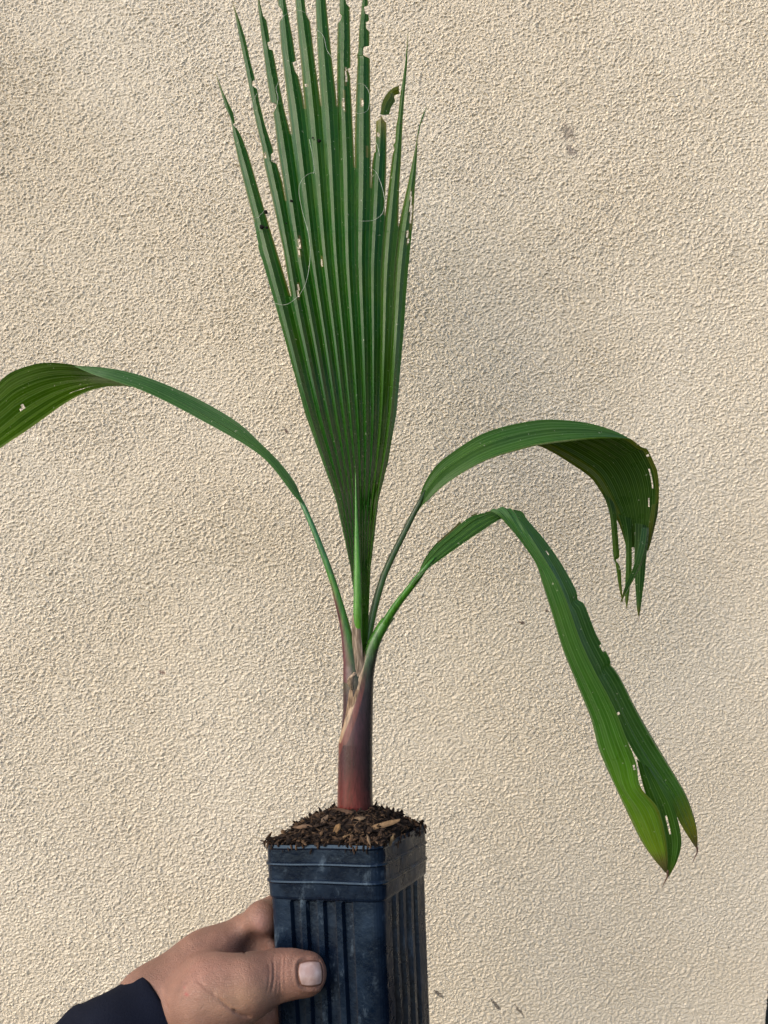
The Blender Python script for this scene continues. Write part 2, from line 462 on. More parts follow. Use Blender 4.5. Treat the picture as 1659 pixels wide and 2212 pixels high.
# ------------------------------------------------------------------ soil
def soil_h(a, b):
    x = (a-S/2)/(S/2); y = (b-S/2)/(S/2)
    r = (abs(x)**3+abs(y)**3)**(1/3)
    h = 0.0125*max(0, 1-r**2.2)
    h += 0.0022*mnoise.noise(Vector((a*120, b*120, 3)))+0.0014*mnoise.noise(Vector((a*300, b*300, 8)))
    return h+0.0012
def chip_mesh(c, ax, ay, az, lx, ly, lz, colr, vs, fs, cs, rnd):
    """a broken splinter: a tapered, uneven six-sided sliver"""
    base = len(vs); n = 5
    K = 6
    for i in range(n):
        t_ = i/(n-1)*2-1
        wdt = (1-abs(t_)**3*0.8)*rnd.uniform(0.75, 1.15)
        o_ = (rnd.uniform(-.15, .15), rnd.uniform(-.25, .25))
        for k in range(K):
            th = k*math.pi*2/K
            vs.append(c+ax*(t_*lx/2+rnd.uniform(-.05, .05)*lx)+ay*ly/2*(math.cos(th)*wdt+o_[0])+az*lz/2*(math.sin(th)*wdt+o_[1]))
            g = rnd.uniform(0.75, 1.2); cs.append(tuple(q*g for q in colr))
    for i in range(n-1):
        for k in range(K):
            a = base+i*K+k; b = base+i*K+(k+1) % K
            fs.append((a, b, b+K, a+K))
    fs.append(tuple(base+k for k in range(K))[::-1]); fs.append(tuple(base+(n-1)*K+k for k in range(K)))
def build_soil():
    rnd = random.Random(3)
    vs, fs, cs = [], [], []
    n = 70
    for i in range(n):
        for j in range(n):
            a = S*(0.028+0.944*i/(n-1)); b = S*(0.028+0.944*j/(n-1))
            h = soil_h(a, b)
            if i in (0, n-1) or j in (0, n-1): h = -0.004
            vs.append(pot_pt(a, b, h)); cs.append((0.018, 0.012, 0.009))
    fs = grid_faces(n, n)
    pal = [(0.009, 0.006, 0.005)]*6+[(0.030, 0.019, 0.013)]*5+[(0.060, 0.036, 0.021)]*3+[(0.10, 0.062, 0.035)]
    for k in range(2600):
        a = rnd.uniform(0.01, 0.985)*S; b = rnd.uniform(0.01, 0.985)*S
        if k % 3 == 0: b = abs(rnd.gauss(0, 0.12))*S*1.0-0.0008
        if k % 9 == 0: a = abs(rnd.gauss(0, 0.06))*S-0.0008
        h = soil_h(min(max(a, 0), S), min(max(b, 0), S))+rnd.uniform(-0.0004, 0.0018)
        yaw = rnd.uniform(0, math.pi*2); pit = rnd.gauss(0, 0.45)
        d = (e1*math.cos(yaw)+e2*math.sin(yaw))*math.cos(pit)+u*math.sin(pit)
        s2 = d.cross(u).normalized(); n2 = s2.cross(d)
        L = rnd.choice([0.0012, 0.0015, 0.002, 0.003, 0.004, 0.006]); W = L*rnd.uniform(0.25, 0.6)
        chip_mesh(pot_pt(a, b, h), d, s2, n2, L, W, W*0.5, rnd.choice(pal), vs, fs, cs, rnd)
    # standing crumbs that break up the outline
    for k in range(260):
        a = rnd.uniform(0.1, 1.0)*S; b = rnd.uniform(0.45, 1.0)*S
        yaw = rnd.uniform(0, 6.28); pit = rnd.uniform(0.5, 1.4)
        d = (e1*math.cos(yaw)+e2*math.sin(yaw))*math.cos(pit)+u*math.sin(pit)
        s2 = d.cross(u).normalized(); n2 = s2.cross(d)
        L = rnd.uniform(0.003, 0.0065)
        chip_mesh(pot_pt(a, b, soil_h(a, b)+L*0.25), d, s2, n2, L, L*0.35, L*0.25, rnd.choice(pal[:10]), vs, fs, cs, rnd)
    # crumbs hanging over the front rim
    for k in range(70):
        a = rnd.uniform(0.02, 1.0)*S; hang = rnd.random()**2*0.0045
        d = (u*-1+e1*rnd.uniform(-.5, .5)).normalized(); s2 = e1; n2 = d.cross(s2)
        side = rnd.random() < 0.6
        p = pot_pt(a, -0.001, 0.001-hang) if side else pot_pt(-0.001, a, 0.001-hang)
        L = rnd.uniform(0.0015, 0.004)
        chip_mesh(p, d, s2, n2, L, L*.4, L*.3, rnd.choice(pal), vs, fs, cs, rnd)
    # fine root hairs
    for k in range(90):
        a = rnd.uniform(0.02, 0.98)*S; b = rnd.uniform(0.0, 0.7)*S
        yaw = rnd.uniform(0, 6.28); pit = rnd.uniform(-0.3, 0.9)
        d = (e1*math.cos(yaw)+e2*math.sin(yaw))*math.cos(pit)+u*math.sin(pit)
        s2 = d.cross(u).normalized(); n2 = s2.cross(d)
        L = rnd.uniform(0.003, 0.008)
        chip_mesh(pot_pt(a, b, soil_h(a, b)+0.0012), d, s2, n2, L, 0.0003, 0.0003, (0.16, 0.10, 0.06), vs, fs, cs, rnd)
    o = make('potting_soil', vs, fs, M_soil, None, None, cs)
    tag(o, 'dark crumbly potting mix heaped above the rim of the black pot', 'soil', kind='stuff')
    chips = [  # picture place, length, width, heading in the picture (deg), colour, label
        (654, 1789, 0.0125, 0.0035, 2, (0.20, 0.125, 0.075), 'pale brown bark splinter at the left side of the soil'),
        (727, 1797, 0.0085, 0.0042, 62, (0.24, 0.14, 0.06), 'orange brown wood chip standing in the front middle of the soil'),
        (828, 1785, 0.0210, 0.0048, 16, (0.26, 0.165, 0.085), 'longest tan wood chip lying on the right side of the soil'),
        (752, 1757, 0.0200, 0.0032, -12, (0.13, 0.075, 0.045), 'long reddish brown bark strip just in front of the stem'),
        (778, 1771, 0.0070, 0.0028, 0, (0.22, 0.15, 0.09), 'small pale wood chip between the stem and the longest chip'),
        (700, 1775, 0.0080, 0.0040, 48, (0.17, 0.115, 0.075), 'greyish lump of bark left of the stem foot'),
        (846, 1819, 0.0070, 0.0022, 70, (0.20, 0.14, 0.07), 'thin straw coloured splinter near the right front corner of the soil'),
        (797, 1818, 0.0065, 0.0018, -70, (0.22, 0.15, 0.09), 'thin pale splinter poking over the front rim of the pot'),
        (748, 1809, 0.0090, 0.0020, 30, (0.19, 0.12, 0.06), 'narrow light brown splinter in the middle of the soil near the front rim')]
    for (x, y, L, W, ang, colr, lab) in chips:
        colr = tuple(q*0.66 for q in colr); L *= 0.92; W *= 0.85
        # find the place on the mound
        ray = P(x, y, 1.0); best = None
        for k in range(200):
            d_ = 0.39+0.0006*k; p = ray*d_; q = p-NC
            a, b, h = q.dot(e1), q.dot(e2), q.dot(u)
            if -0.002 < a < S+0.002 and -0.002 < b < S and h <= soil_h(a, b)+0.001: best = p; break
        if best is None: best = ray*0.40
        dd = Vector((math.cos(R(ang)), 0.25*math.sin(R(ang)), math.sin(R(ang)))).normalized()
        nn = (u*0.7-Vector((0, 0.7, 0)))
        s2 = dd.cross(nn).normalized(); n2 = s2.cross(dd)
        v_, f_, c_ = [], [], []
        chip_mesh(best+u*0.0012-Vector((0, 0.001, 0)), dd, s2, n2, L, W, W*0.45, colr, v_, f_, c_, rnd)
        oc = make('bark_chip', v_, f_, M_chip, None, None, c_)
        tag(oc, lab, 'bark chip', 'bark chips on the soil')
build_soil()

# ------------------------------------------------------------------ palm: stem and sheaths
palm = empty('palm_seedling', P(767, 1760, 0.452))
tag(palm, 'young fan palm with one upright pleated leaf and three arching leaves', 'palm')
GREEN = (0.008, 0.062, 0.006)
RED = (0.10, 0.014, 0.011); PURP = (0.034, 0.008, 0.015); DARK = (0.022, 0.017, 0.018)
BRGREEN = (0.038, 0.140, 0.013); TAN = (0.27, 0.185, 0.11)

STEM_DARK = 0.68
def stem_depth(y): return interp([(1215, 0.4745), (1440, 0.4665), (1760, 0.452)], y)

def stem_col(y, ang, front):
    """pigment: brick red foot, wine purple middle, green towards the leaf"""
    # ang: 0 = right edge, 90 = towards the camera, 180 = left edge
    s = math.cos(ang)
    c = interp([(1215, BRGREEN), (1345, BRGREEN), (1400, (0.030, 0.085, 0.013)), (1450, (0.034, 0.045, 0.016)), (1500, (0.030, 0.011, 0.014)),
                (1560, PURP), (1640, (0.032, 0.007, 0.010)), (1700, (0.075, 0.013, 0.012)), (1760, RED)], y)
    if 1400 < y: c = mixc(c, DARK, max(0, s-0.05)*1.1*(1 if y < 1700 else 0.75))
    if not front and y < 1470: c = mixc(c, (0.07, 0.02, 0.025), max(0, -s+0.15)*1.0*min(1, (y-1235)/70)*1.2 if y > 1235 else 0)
    return c

def shell(name, tab, mat, parent, ang0, ang1, off, colf, y0, y1, ny=90, na=36, ragged=None, dz=0.0):
    """part of a tube wall; tab: y -> (centre x, half width); angles in degrees, 90 faces the camera"""
    vs, uv, cs = [], [], []
    for i in range(ny):
        v = i/(ny-1)
        for j in range(na):
            s = j/(na-1)
            y = lerp(y0, y1, v)
            if ragged: y = ragged(y, s, v)
            c, hw = interp(tab, y)
            d = stem_depth(y)+dz; r = hw/FPX*d+off
            A0 = ang0(y) if callable(ang0) else ang0; A1 = ang1(y) if callable(ang1) else ang1
            th = R(lerp(A0, A1, s))
            p = P(c, y, d)
            vs.append((p.x+math.cos(th)*r, p.y-math.sin(th)*r*0.92, p.z)); uv.append((s*3, v*4)); cs.append(colf(y, th, s, v))
    return make(name, vs, grid_faces(ny, na), mat, parent, uv, cs, smooth=True)

# inner stem, wrapped by the sheath of the left-hand leaf
core = [(1240, (714.5, 6.4)), (1268, (723, 7.8)), (1305, (733, 9.4)), (1338, (742, 10.5)), (1373, (749.5, 12.5)), (1405, (755.5, 16)), (1435, (761, 19.5)), (1470, (768, 27)), (1537, (771, 30)), (1596, (768, 32.5)), (1700, (767, 33.5)), (1775, (767, 35))]
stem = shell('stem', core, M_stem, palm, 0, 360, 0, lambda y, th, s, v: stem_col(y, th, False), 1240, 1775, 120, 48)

def margin_ang(y):
    """left margin of the front sheath as an angle on the tube"""
    c, hw = interp(front, y)
    mx = interp([(1405, 788), (1414, 789), (1441, 781), (1485, 770), (1531, 755), (1575, 741), (1600, 735)], y)
    if y > 1600: return 180+min(1, (y-1600)/45)*40
    if y < 1414: return interp([(1385, 209.9), (1414, math.degrees(math.acos(-0.77)))], y)
    k = max(-1, min(1, (mx-c)/(hw+0.3)))
    return 180-math.degrees(math.acos(-k)) if False else math.degrees(math.acos(k))
front = [(1330, (842, 10.8)), (1352, (827, 10.8)), (1380, (811.5, 11.3)), (1400, (803, 12.2)), (1414, (799, 13.2)), (1441, (788, 19)), (1464, (781.5, 22.5)), (1485, (778, 25.5)), (1531, (772.5, 30)),
         (1575, (769.5, 32.5)), (1600, (768, 33.5)), (1700, (767, 34.5)), (1775, (767, 36))]
def front_col(y, th, s, v):
    c = stem_col(y, th, True)
    if s > 0.94: c = mixc(c, TAN, 0.85*max(0, min(1, (1660-y)/60, (y-1398)/14)))
    elif s > 0.85: c = mixc(c, (0.16, 0.04, 0.025), 0.45*max(0, min(1, (y-1430)/60)))
    return c
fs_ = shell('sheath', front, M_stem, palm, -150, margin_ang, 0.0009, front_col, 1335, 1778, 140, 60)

# dry, torn brown fibre between the two sheaths
rn = random.Random(5)
def rag(y, s, v):
    return y+(1-v)**2*(7*mnoise.noise(Vector((s*11, 0.3, 2)))*2+4*mnoise.noise(Vector((s*34, 5, 1)))*2)
def drycol(y, th, s, v):
    k = mnoise.noise(Vector((s*14, v*5, 3)))
    return mixc((0.10, 0.072, 0.050), (0.25, 0.20, 0.15), 0.45+k*1.3)
dry = [(1315, (771, 9)), (1340, (771, 9.5)), (1380, (773.5, 12)), (1430, (778, 15)), (1460, (776, 16))]
d1 = shell('dry_fibre_sheath', dry, M_dry, palm, 55, 190, 0.0004, drycol, 1329, 1458, 60, 40, rag, -0.0015)
dry2 = core
def rag2(y, s, v):
    return y+(1-v)**2*(8*mnoise.noise(Vector((s*7, 4.3, 2)))*2)+v**2*6*mnoise.noise(Vector((s*5, 1, 9)))
d2 = shell('dry_fibre_sheath', dry2, M_dry, palm, 60, lambda y: 118+(y-1490)*0.40, 0.00045, lambda y, th, s, v: mixc((0.12, 0.075, 0.048), (0.29, 0.21, 0.135), 0.5+mnoise.noise(Vector((s*9, v*7, 3)))*0.9),
           1490, 1606, 50, 36, rag2)
# a curled scale standing off the left sheath
def scale_bit():
    c = spline([P(762, 1490, .437), P(757, 1478, .435), P(758, 1466, .434), P(764, 1458, .434), P(767, 1452, .436)], 16)
    vs, cs = [], []
    for i, p in enumerate(c):
        for j in range(5):
            s = j/4-0.5; wdt = 0.0032*math.sin(math.pi*(0.12+0.8*i/15))+0.0006
            vs.append(p+Vector((s*wdt, abs(s)*0.0016+mnoise.noise(Vector((i*.5, j, 1)))*0.0005, 0)))
            cs.append(mixc((0.14, 0.10, 0.07), (0.36, 0.28, 0.2), 0.5+mnoise.noise(Vector((i*.4, j*.8, 2)))))
    o = make('dry_scale', vs, grid_faces(16, 5), M_dry, palm, None, cs, smooth=True)
    m_ = o.modifiers.new('thick', 'SOLIDIFY'); m_.thickness = 0.0004
scale_bit()

# ------------------------------------------------------------------ leaf sheets
def tri(x):                         # 0 at whole numbers, 1 at halves
    f = x % 1.0; return 1-abs(2*f-1)
def sheet(name, A, B, mat, parent, pleats=6, amp=0.5, bulge=0.0, nr=90, colf=None, holes=(), wob=0.0, per=6, endsharp=None):
    """leaf blade between the edge lines A and B, lists of (x, y, depth); pleats run lengthwise"""
    a = spline([P(*p) for p in A], nr); b = spline([P(*p) for p in B], nr)
    nc = pleats*per+1
    rj = random.Random(len(A)*31+pleats)
    kn = [0]+[(k_+rj.uniform(-0.28, 0.28))/pleats for k_ in range(1, pleats)]+[1]
    kp = [rj.uniform(0.6, 1.3) for _ in range(pleats)]
    vs, uv, cs = [], [], []
    s = 0
    for i in range(nr):
        ta = (a[min(i+1, nr-1)]+b[min(i+1, nr-1)]-a[max(i-1, 0)]-b[max(i-1, 0)])
        acr = b[i]-a[i]; wd = acr.length
        n = ta.cross(acr)
        n = n.normalized() if n.length > 1e-9 else Vector((0, -1, 0))
        if i: s += ((a[i]+b[i])-(a[i-1]+b[i-1])).length/2
        for j in range(nc):
            q0_ = j/(nc-1); ip = min(int(q0_*pleats+1e-6), pleats-1); q = lerp(kn[ip], kn[ip+1], q0_*pleats-ip)
            h = amp*kp[ip]*wd/(2*pleats)*(tri(q0_*pleats)-0.0)+bulge*wd*math.sin(math.pi*q)
            if wob: h += wob*wd*mnoise.noise(Vector((q*2.3, s*14, len(A))))
            vs.append(a[i]+acr*q+n*h); uv.append((q0_*pleats, s*60))
            cs.append(colf(q, i/(nr-1)) if colf else GREEN)
    def skip(i, j):
        q = (j+0.5)/(nc-1); v = (i+0.5)/(nr-1)
        for (q0, v0, rq, rv) in holes:
            if ((q-q0)/rq)**2+((v-v0)/rv)**2 < 1: return True
        return False
    cs = [(c_[0]*0.60, c_[1]*0.70, c_[2]*0.50) for c_ in cs]
    return make(name, vs, grid_faces(nr, nc, False, skip), mat, parent, uv, cs, smooth=False)

# ---- upright fan leaf
def zx(x): return 405.02+0.34179*x
def zy(y): return 0.34187*y
frac = [0, .124, .2245, .317, .398, .474, .55, .631, .723, .81, .902, 1]
span = [(567, (568, 883)), (643, (590, 877)), (732, (615, 871)), (897, (660, 856)), (1000, (697, 838)), (1060, (719, 823)), (1085, (727, 817)),
        (1150, (741, 810)), (1226, (757, 801)), (1290, (765, 798)), (1340, (772, 796)), (1400, (781, 794)), (1425, (784, 793))]
split = [None, (629, 643), (617.6, 438), (629.6, 294), (658.6, 239), (694, 232), (729, 234), (765.6, 366), (801.5, 410), (831, 468), (860.6, 492), None]
def shared(j, y):
    """boundary line j between pleats, below its split"""
    def tb(yy):
        l, r = interp(span, yy); return lerp(l, r, frac[j])
    if y >= 567 or split[j] is None or split[j][1] > 567: return tb(y)
    return lerp(tb(567), split[j][0], (567-y)/(567-split[j][1]))
segs = [
 ([(175,455),(205,560),(240,680),(268,735),(283,800),(290,870),(320,1010),(350,1130),(420,1400),(448,1545),(447,1560),(456,1600),(478,1659)],
  [(176,455),(225,580),(290,715),(300,778),(286,786),(315,818),(340,860),(380,960),(450,1200),(520,1440),(600,1700),(655,1880)]),
 ([(285,15),(330,250),(380,500),(420,720),(470,930),(485,1040),(540,1280),(606,1580),(655,1880)],
  [(286,15),(330,130),(370,260),(400,400),(425,490),(427,505),(408,515),(410,545),(440,560),(455,650),(490,790),(540,940),(542,965),(528,975),(530,1020),(565,1035),(600,1150),(622,1281)]),
 ([(440,-80),(445,40),(480,330),(500,480),(525,648),(560,655),(563,672),(540,715),(550,770),(570,950),(600,1130),(622,1281)],
  [(441,-80),(462,30),(478,100),(500,130),(522,262),(505,268),(515,310),(540,318),(580,530),(612,690),(657,860)]),
 ([(585,-300),(570,0),(572,35),(595,60),(605,100),(580,140),(590,300),(620,540),(657,860)],
  [(586,-300),(620,0),(640,110),(665,240),(687,385),(665,395),(680,450),(700,480),(730,610),(742,699)]),
 ([(690,-430),(680,0),(700,250),(720,430),(742,699)],
  [(691,-430),(740,0),(750,90),(775,135),(800,350),(835,600),(845,679)]),
 ([(815,-480),(808,0),(820,300),(838,600),(845,679)],
  [(816,-480),(875,0),(910,350),(940,600),(947,684)]),
 ([(985,-420),(960,0),(962,85),(975,100),(965,130),(948,150),(945,400),(945,560),(947,684)],
  [(986,-420),(1000,0),(1005,25),(1025,45),(1030,300),(1031,428),(1010,435),(1028,480),(1040,700),(1057,1070)]),
 ([(1125,-350),(1105,0),(1085,180),(1078,330),(1070,345),(1075,370),(1065,600),(1056,900),(1057,1070)],
  [(1126,-350),(1140,0),(1141,35),(1115,45),(1125,85),(1145,95),(1148,130),(1128,140),(1130,180),(1150,200),(1150,290),(1112,297),(1108,345),(1130,360),(1153,368),(1155,700),(1160,1040),(1160,1200)]),
 ([(1222,735),(1215,755),(1192,765),(1188,960),(1178,965),(1172,1000),(1165,1050),(1160,1200)],
  [(1228,735),(1240,760),(1257,775),(1258,1000),(1252,1200),(1247,1370)]),
 ([(1394,190),(1375,400),(1345,600),(1330,740),(1318,800),(1312,900),(1298,915),(1308,940),(1295,980),(1280,1100),(1247,1370)],
  [(1395,190),(1388,420),(1372,600),(1360,760),(1350,1000),(1338,1200),(1333,1440)]),
 ([(1455,830),(1440,930),(1400,1130),(1350,1350),(1333,1440)],
  [(1457,830),(1450,1000),(1440,1150),(1425,1400),(1405,1600),(1400,1659)])]
def fan_d0(x, y):
    d = interp([(-200, 0.552), (0, 0.540), (567, 0.507), (1074, 0.484), (1330, 0.474), (1440, 0.468)], y)
    l, r = interp(span, max(y, 567)); xc = (l+r)/2
    return d+0.010*((x-xc)/160)**2
def fold_k(y): return interp([(-200, 0.55), (300, 0.65), (700, 0.95), (900, 1.8), (1074, 2.4), (1300, 2.0)], y)
def fan():
    slits = [(706, 1560, 5, 55), (850, 1650, 3, 30), (1135, 960, 4, 30), (990, 640, 4, 60), (1412, 1320, 5, 110), (1392, 1500, 4, 40), (492, 980, 4, 18), (1205, 850, 4, 16), (1103, 650, 4, 25), (1001, 480, 4, 50), (700, 1840, 4, 45), (750, 540, 3, 10)]
    holes = [(zx(a), zy(b), c*.342, d*.342) for a, b, c, d in slits]
    def edge(k, side):
        pts = [(zx(x), zy(y)) for x, y in segs[k][side]]
        j = k+side
        return pts, j
    def ex(k, side, y):
        pts, j = edge(k, side)
        if y >= pts[-1][1]: return shared(j, y)
        return interp([(p[1], p[0]) for p in pts], y)
    tops = [max(zy(segs[k][0][0][1]), zy(segs[k][1][0][1])) for k in range(11)]
    H = 9                            # columns per pleat
    def mid(k, y):
        s = 0; n = 0
        for dy in (-60, -40, -20, 0, 20, 40, 60):
            yy = min(max(y+dy*min(1, (y-tops[k])/60), tops[k]), 1425)
            s += (ex(k, 0, yy)+ex(k, 1, yy))/2; n += 1
        m = s/n
        l, r = ex(k, 0, y), ex(k, 1, y)
        m += (r-l)*(0.04*math.sin(k*2.1)-0.13*max(0, min(1, (y-350)/450)))
        return min(max(m, l+(r-l)*0.22), r-(r-l)*0.22)
    def seg_rows(k, y0, y1, step):
        ny = max(2, int(abs(y1-y0)/step)+1); vs, uv, cs = [], [], []
        for i in range(ny):
            y = lerp(y0, y1, i/(ny-1))
            l, r, m = ex(k, 0, y), ex(k, 1, y), mid(k, y)
            kk = fold_k(y)
            for j in range(H):
                t_ = j/(H-1)
                x = lerp(l, m, t_*2) if t_ <= 0.5 else lerp(m, r, t_*2-1)
                d = fan_d0(m, y)
                # fold: the midrib stands towards the camera, secondary crease half-way down each flank
                w_ = abs(x-m)/FPX*d
                d2 = d+kk*w_-0.0010
                sc_ = 1-abs(abs(t_-0.5)*4-1)
                d2 += 0.10*(r-l)/FPX*d*sc_*(1 if t_ > 0.5 else -1)*(1.0 if y > 500 else 0.7)
                d2 += 0.004*mnoise.noise(Vector((k*3.1, y/260, 0)))*max(0, (640-y)/640)
                vs.append(P(x, y, d2))
                uv.append((k+t_, y/40))
                g = mixc(GREEN, (0.012, 0.074, 0.007), 0.5+0.5*math.sin(k*5.3))
                if k >= 9: g = mixc(g, (0.045, 0.11, 0.012), 0.5)
                e = min(t_, 1-t_)
                tipk = max(0, 1-(y-tops[k])/70)
                es = split[k] if t_ < 0.5 else split[k+1]
                if e < 0.01 and y < (es[1]-4 if es else 480): g = mixc(g, (0.22, 0.15, 0.06), 0.6)
                g = mixc(g, (0.22, 0.19, 0.06), tipk**2*0.8)
                if y > 1250: g = mixc(g, BRGREEN, (y-1250)/100*0.6)
                for hx, hy, rx, ry in holes:
                    if ((x-hx)/(rx*2.4))**2+((y-hy)/(ry*1.25))**2 < 1: g = mixc(g, (0.20, 0.15, 0.06), 0.6)
                cs.append(g)
        return vs, uv, cs, ny
    # joined lower part
    V_, U_, C_, F_ = [], [], [], []
    def cut(vs, fs):
        out = []
        for f in fs:
            c = (Vector(vs[f[0]])+Vector(vs[f[1]])+Vector(vs[f[2]])+Vector(vs[f[3]]))/4
            X = c.x/c.y*FPX+829.5; Y = 1106-c.z/c.y*FPX
            if any(((X-hx)/(rx*1.3))**2+((Y-hy)/ry)**2 < 1 for hx, hy, rx, ry in holes): continue
            out.append(f)
        return out
    tips = []
    for k in range(11):
        low = max(split[k][1] if split[k] else 0, split[k+1][1] if split[k+1] else 0)
        b = len(V_)
        vs, uv, cs, ny = seg_rows(k, low, 1425, 3.0)
        V_ += vs; U_ += uv; C_ += cs
        F_ += [tuple(q+b for q in f) for f in cut(vs, grid_faces(ny, H))]
        tips.append((k, low))
    blade = make('leaf', V_, F_, M_leaf, palm, U_, C_)
    tag(blade, 'tall upright pleated fan leaf with insect bitten tips')
    for k, low in tips:
        vs, uv, cs, ny = seg_rows(k, tops[k], low, 1.6)
        make('leaf_segment', vs, cut(vs, grid_faces(ny, H)), M_leaf, blade, uv, cs)
    return blade
blade = fan()
# snapped tip of the ninth segment, hanging by a thread
def zp(x, y, dd=-0.002): X, Y = zx(x), zy(y); return (X, Y, fan_d0(X, Y)+dd)
flap = sheet('leaf_segment', [zp(1218, 722), zp(1230, 650), zp(1258, 596), zp(1298, 556), zp(1338, 540)],
             [zp(1274, 724, .004), zp(1288, 675, .005), zp(1312, 640, .006), zp(1308, 606, .006), zp(1342, 592, .006)], M_leaf, blade, 1, 0.25, 0, 30,
             lambda q, v: mixc((0.05, 0.12, 0.02), (0.09, 0.10, 0.03), v))
flap['label'] = 'broken twisted end of a leaf segment'
tube('leaf_segment', [(*zp(1455, 860), 1.6), (*zp(1470, 790), 1.3), (*zp(1490, 730), 1.8), (*zp(1514, 668), 0.4)], M_leaf, blade, 16, 6, lambda v, a: (0.06, 0.13, 0.03), 0.5)
# leaf stalk of the fan
tube('petiole', [(773, 1450, .4665, 11), (773, 1390, .4675, 10.5), (772.5, 1326, .468, 9.5), (772, 1260, .4705, 8.2), (771, 1200, .474, 6.5),
                 (770, 1140, .4775, 4.2), (769, 1080, .481, 2.2), (768, 1020, .485, 0.8)], M_stem, blade, 60, 16,
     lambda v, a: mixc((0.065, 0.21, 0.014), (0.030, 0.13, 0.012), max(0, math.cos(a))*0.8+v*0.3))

def dust_tag(o, l): o['label'] = l

# fine pale threads that peel from the leaf
def thread(pts, r=0.00013, n=50, colr=(0.42, 0.45, 0.36)):
    cl = spline([P(zx(x), zy(y), fan_d0(zx(x), zy(y))-0.0035) for x, y in pts], n)
    vs, cs = [], []
    for i, c in enumerate(cl):
        c = c+Vector((0, 0.0018*mnoise.noise(Vector((i*.11, pts[0][0], 0))), 0))
        t_ = (cl[min(i+1, n-1)]-cl[max(i-1, 0)]).normalized()
        s = t_.cross(Vector((0, 1, 0))).normalized(); q = s.cross(t_)
        for k in range(4):
            a = k*math.pi/2
            vs.append(c+(s*math.cos(a)+q*math.sin(a))*r); cs.append(colr)
    o = make('fibre', vs, grid_faces(n, 4, True), M_stem, blade, None, cs)
for p in [[(810,1088),(760,1100),(715,1150),(705,1220),(730,1350),(765,1480),(775,1620),(750,1780),(700,1870),(620,1925),(540,1915)],
          [(1100,1398),(1180,1390),(1235,1340),(1245,1250),(1200,1100),(1150,1060)],
          [(1060,530),(1120,540),(1150,600),(1140,690),(1090,720),(1050,700)],
          [(575,515),(560,560),(572,620),(560,680)],
          [(820,190),(860,230),(880,310),(920,380)],
          [(410,1385),(450,1370),(485,1330)],
          [(440,590),(415,640),(410,690)],
          [(1170,860),(1200,920),(1215,990)],
          [(600,130),(620,90),(680,65),(740,75)],
          [(770,880),(790,980),(800,1060),(797,1100)]]:
    thread(p)
thread([(1330, 790), (1360, 780), (1385, 850), (1415, 940)], 0.00016, 30, (0.18, 0.12, 0.07))

# soil crumbs stuck on the fan leaf
M_cr = M_soil
for (x, y, r, lab) in [(475, 1440, 0.0030, 'largest black soil crumb stuck near the left edge of the fan leaf'),
                  (503, 1438, 0.0017, 'small black soil crumb touching the largest crumb on the fan leaf'),
                  (497, 1342, 0.0022, 'black soil crumb just above the largest crumb on the left of the fan leaf'),
                  (657, 1270, 0.0017, 'black soil crumb on the leaf pleat beside the long curled thread'),
                  (835, 888, 0.0018, 'black soil crumb in the upper middle of the fan leaf'),
                  (792, 872, 0.0011, 'tiny dark speck of soil left of the upper middle crumb'),
                  (625, 1412, 0.0010, 'tiny dark speck of soil below the crumb beside the long thread')]:
    rr_ = random.Random(int(x*y)); v_, f_, c_ = [], [], []
    X, Y = zx(x), zy(y); c = P(X, Y, fan_d0(X, Y)-0.0012)
    for q in range(3):
        d = Vector((rr_.uniform(-1, 1), rr_.uniform(-.3, .3), rr_.uniform(-1, 1))).normalized()
        s2 = d.cross(Vector((0, 1, 0.1))).normalized()
        chip_mesh(c+Vector((rr_.uniform(-.5, .5), 0, rr_.uniform(-.5, .5)))*r*0.7, d, s2, s2.cross(d), r*1.1, r*0.9, r*0.7, (0.008, 0.007, 0.006), v_, f_, c_, rr_)
    tag(make('soil_crumb', v_, f_, M_cr, None, None, c_), lab, 'soil crumb', 'soil crumbs on the fan leaf')

# ---- left arching leaf
def Lc(q, v):
    c = mixc((0.034, 0.115, 0.032), (0.04, 0.12, 0.025), v)
    if q < 0.04 or q > 0.96: c = mixc(c, (0.10, 0.19, 0.06), 0.5)
    return c
T_ = [(649,1076,.486),(635,1041,.489),(605,1002,.493),(561,958,.498),(513,914,.503),(439,871,.508),(366,839,.512),(293,814,.515),(225,799,.515),(161,790,.512),(112,784,.505),(73,786,.500),(29,800,.492),(0,820,.487),(-80,905,.47),(-170,1050,.45)]
F_ = [(652,1088,.480),(635,1071,.481),(610,1037,.483),(586,1007,.485),(561,983,.487),(518,954,.489),(439,910,.491),(366,871,.492),(303,842,.492),(244,822,.494),(205,810,.498),(161,791.5,.511)]
left_leaf = sheet('leaf', T_[:10], F_, M_leaf2, palm, 4, 0.8, 0.05, 110, Lc)
tag(left_leaf, 'long arching leaf reaching to the left edge, twisted so that its underside shows')
low = [(472,914,.500),(440,900,.512),(366,862,.535),(303,840,.545),(264,835,.548),(220,839,.548),(181,851,.546),(137,875,.54),(88,910,.532),(49,939,.525),(0,975,.515),(-80,1040,.495),(-170,1150,.46)]
top2 = [(470,912,.497),(439,896,.4965),(366,860,.4965),(303,836,.4955),(244,818,.4955),(205,806,.4995),(161,791,.512),(112,784.5,.507),(73,787,.501),(29,801,.493),(0,822,.488),(-80,905,.472),(-170,1060,.455)]
def Uc(q, v):
    c = mixc((0.032, 0.085, 0.016), (0.07, 0.17, 0.022), q*0.8)
    return mixc(c, (0.16, 0.22, 0.05), 0.4 if (q > .96) else 0)
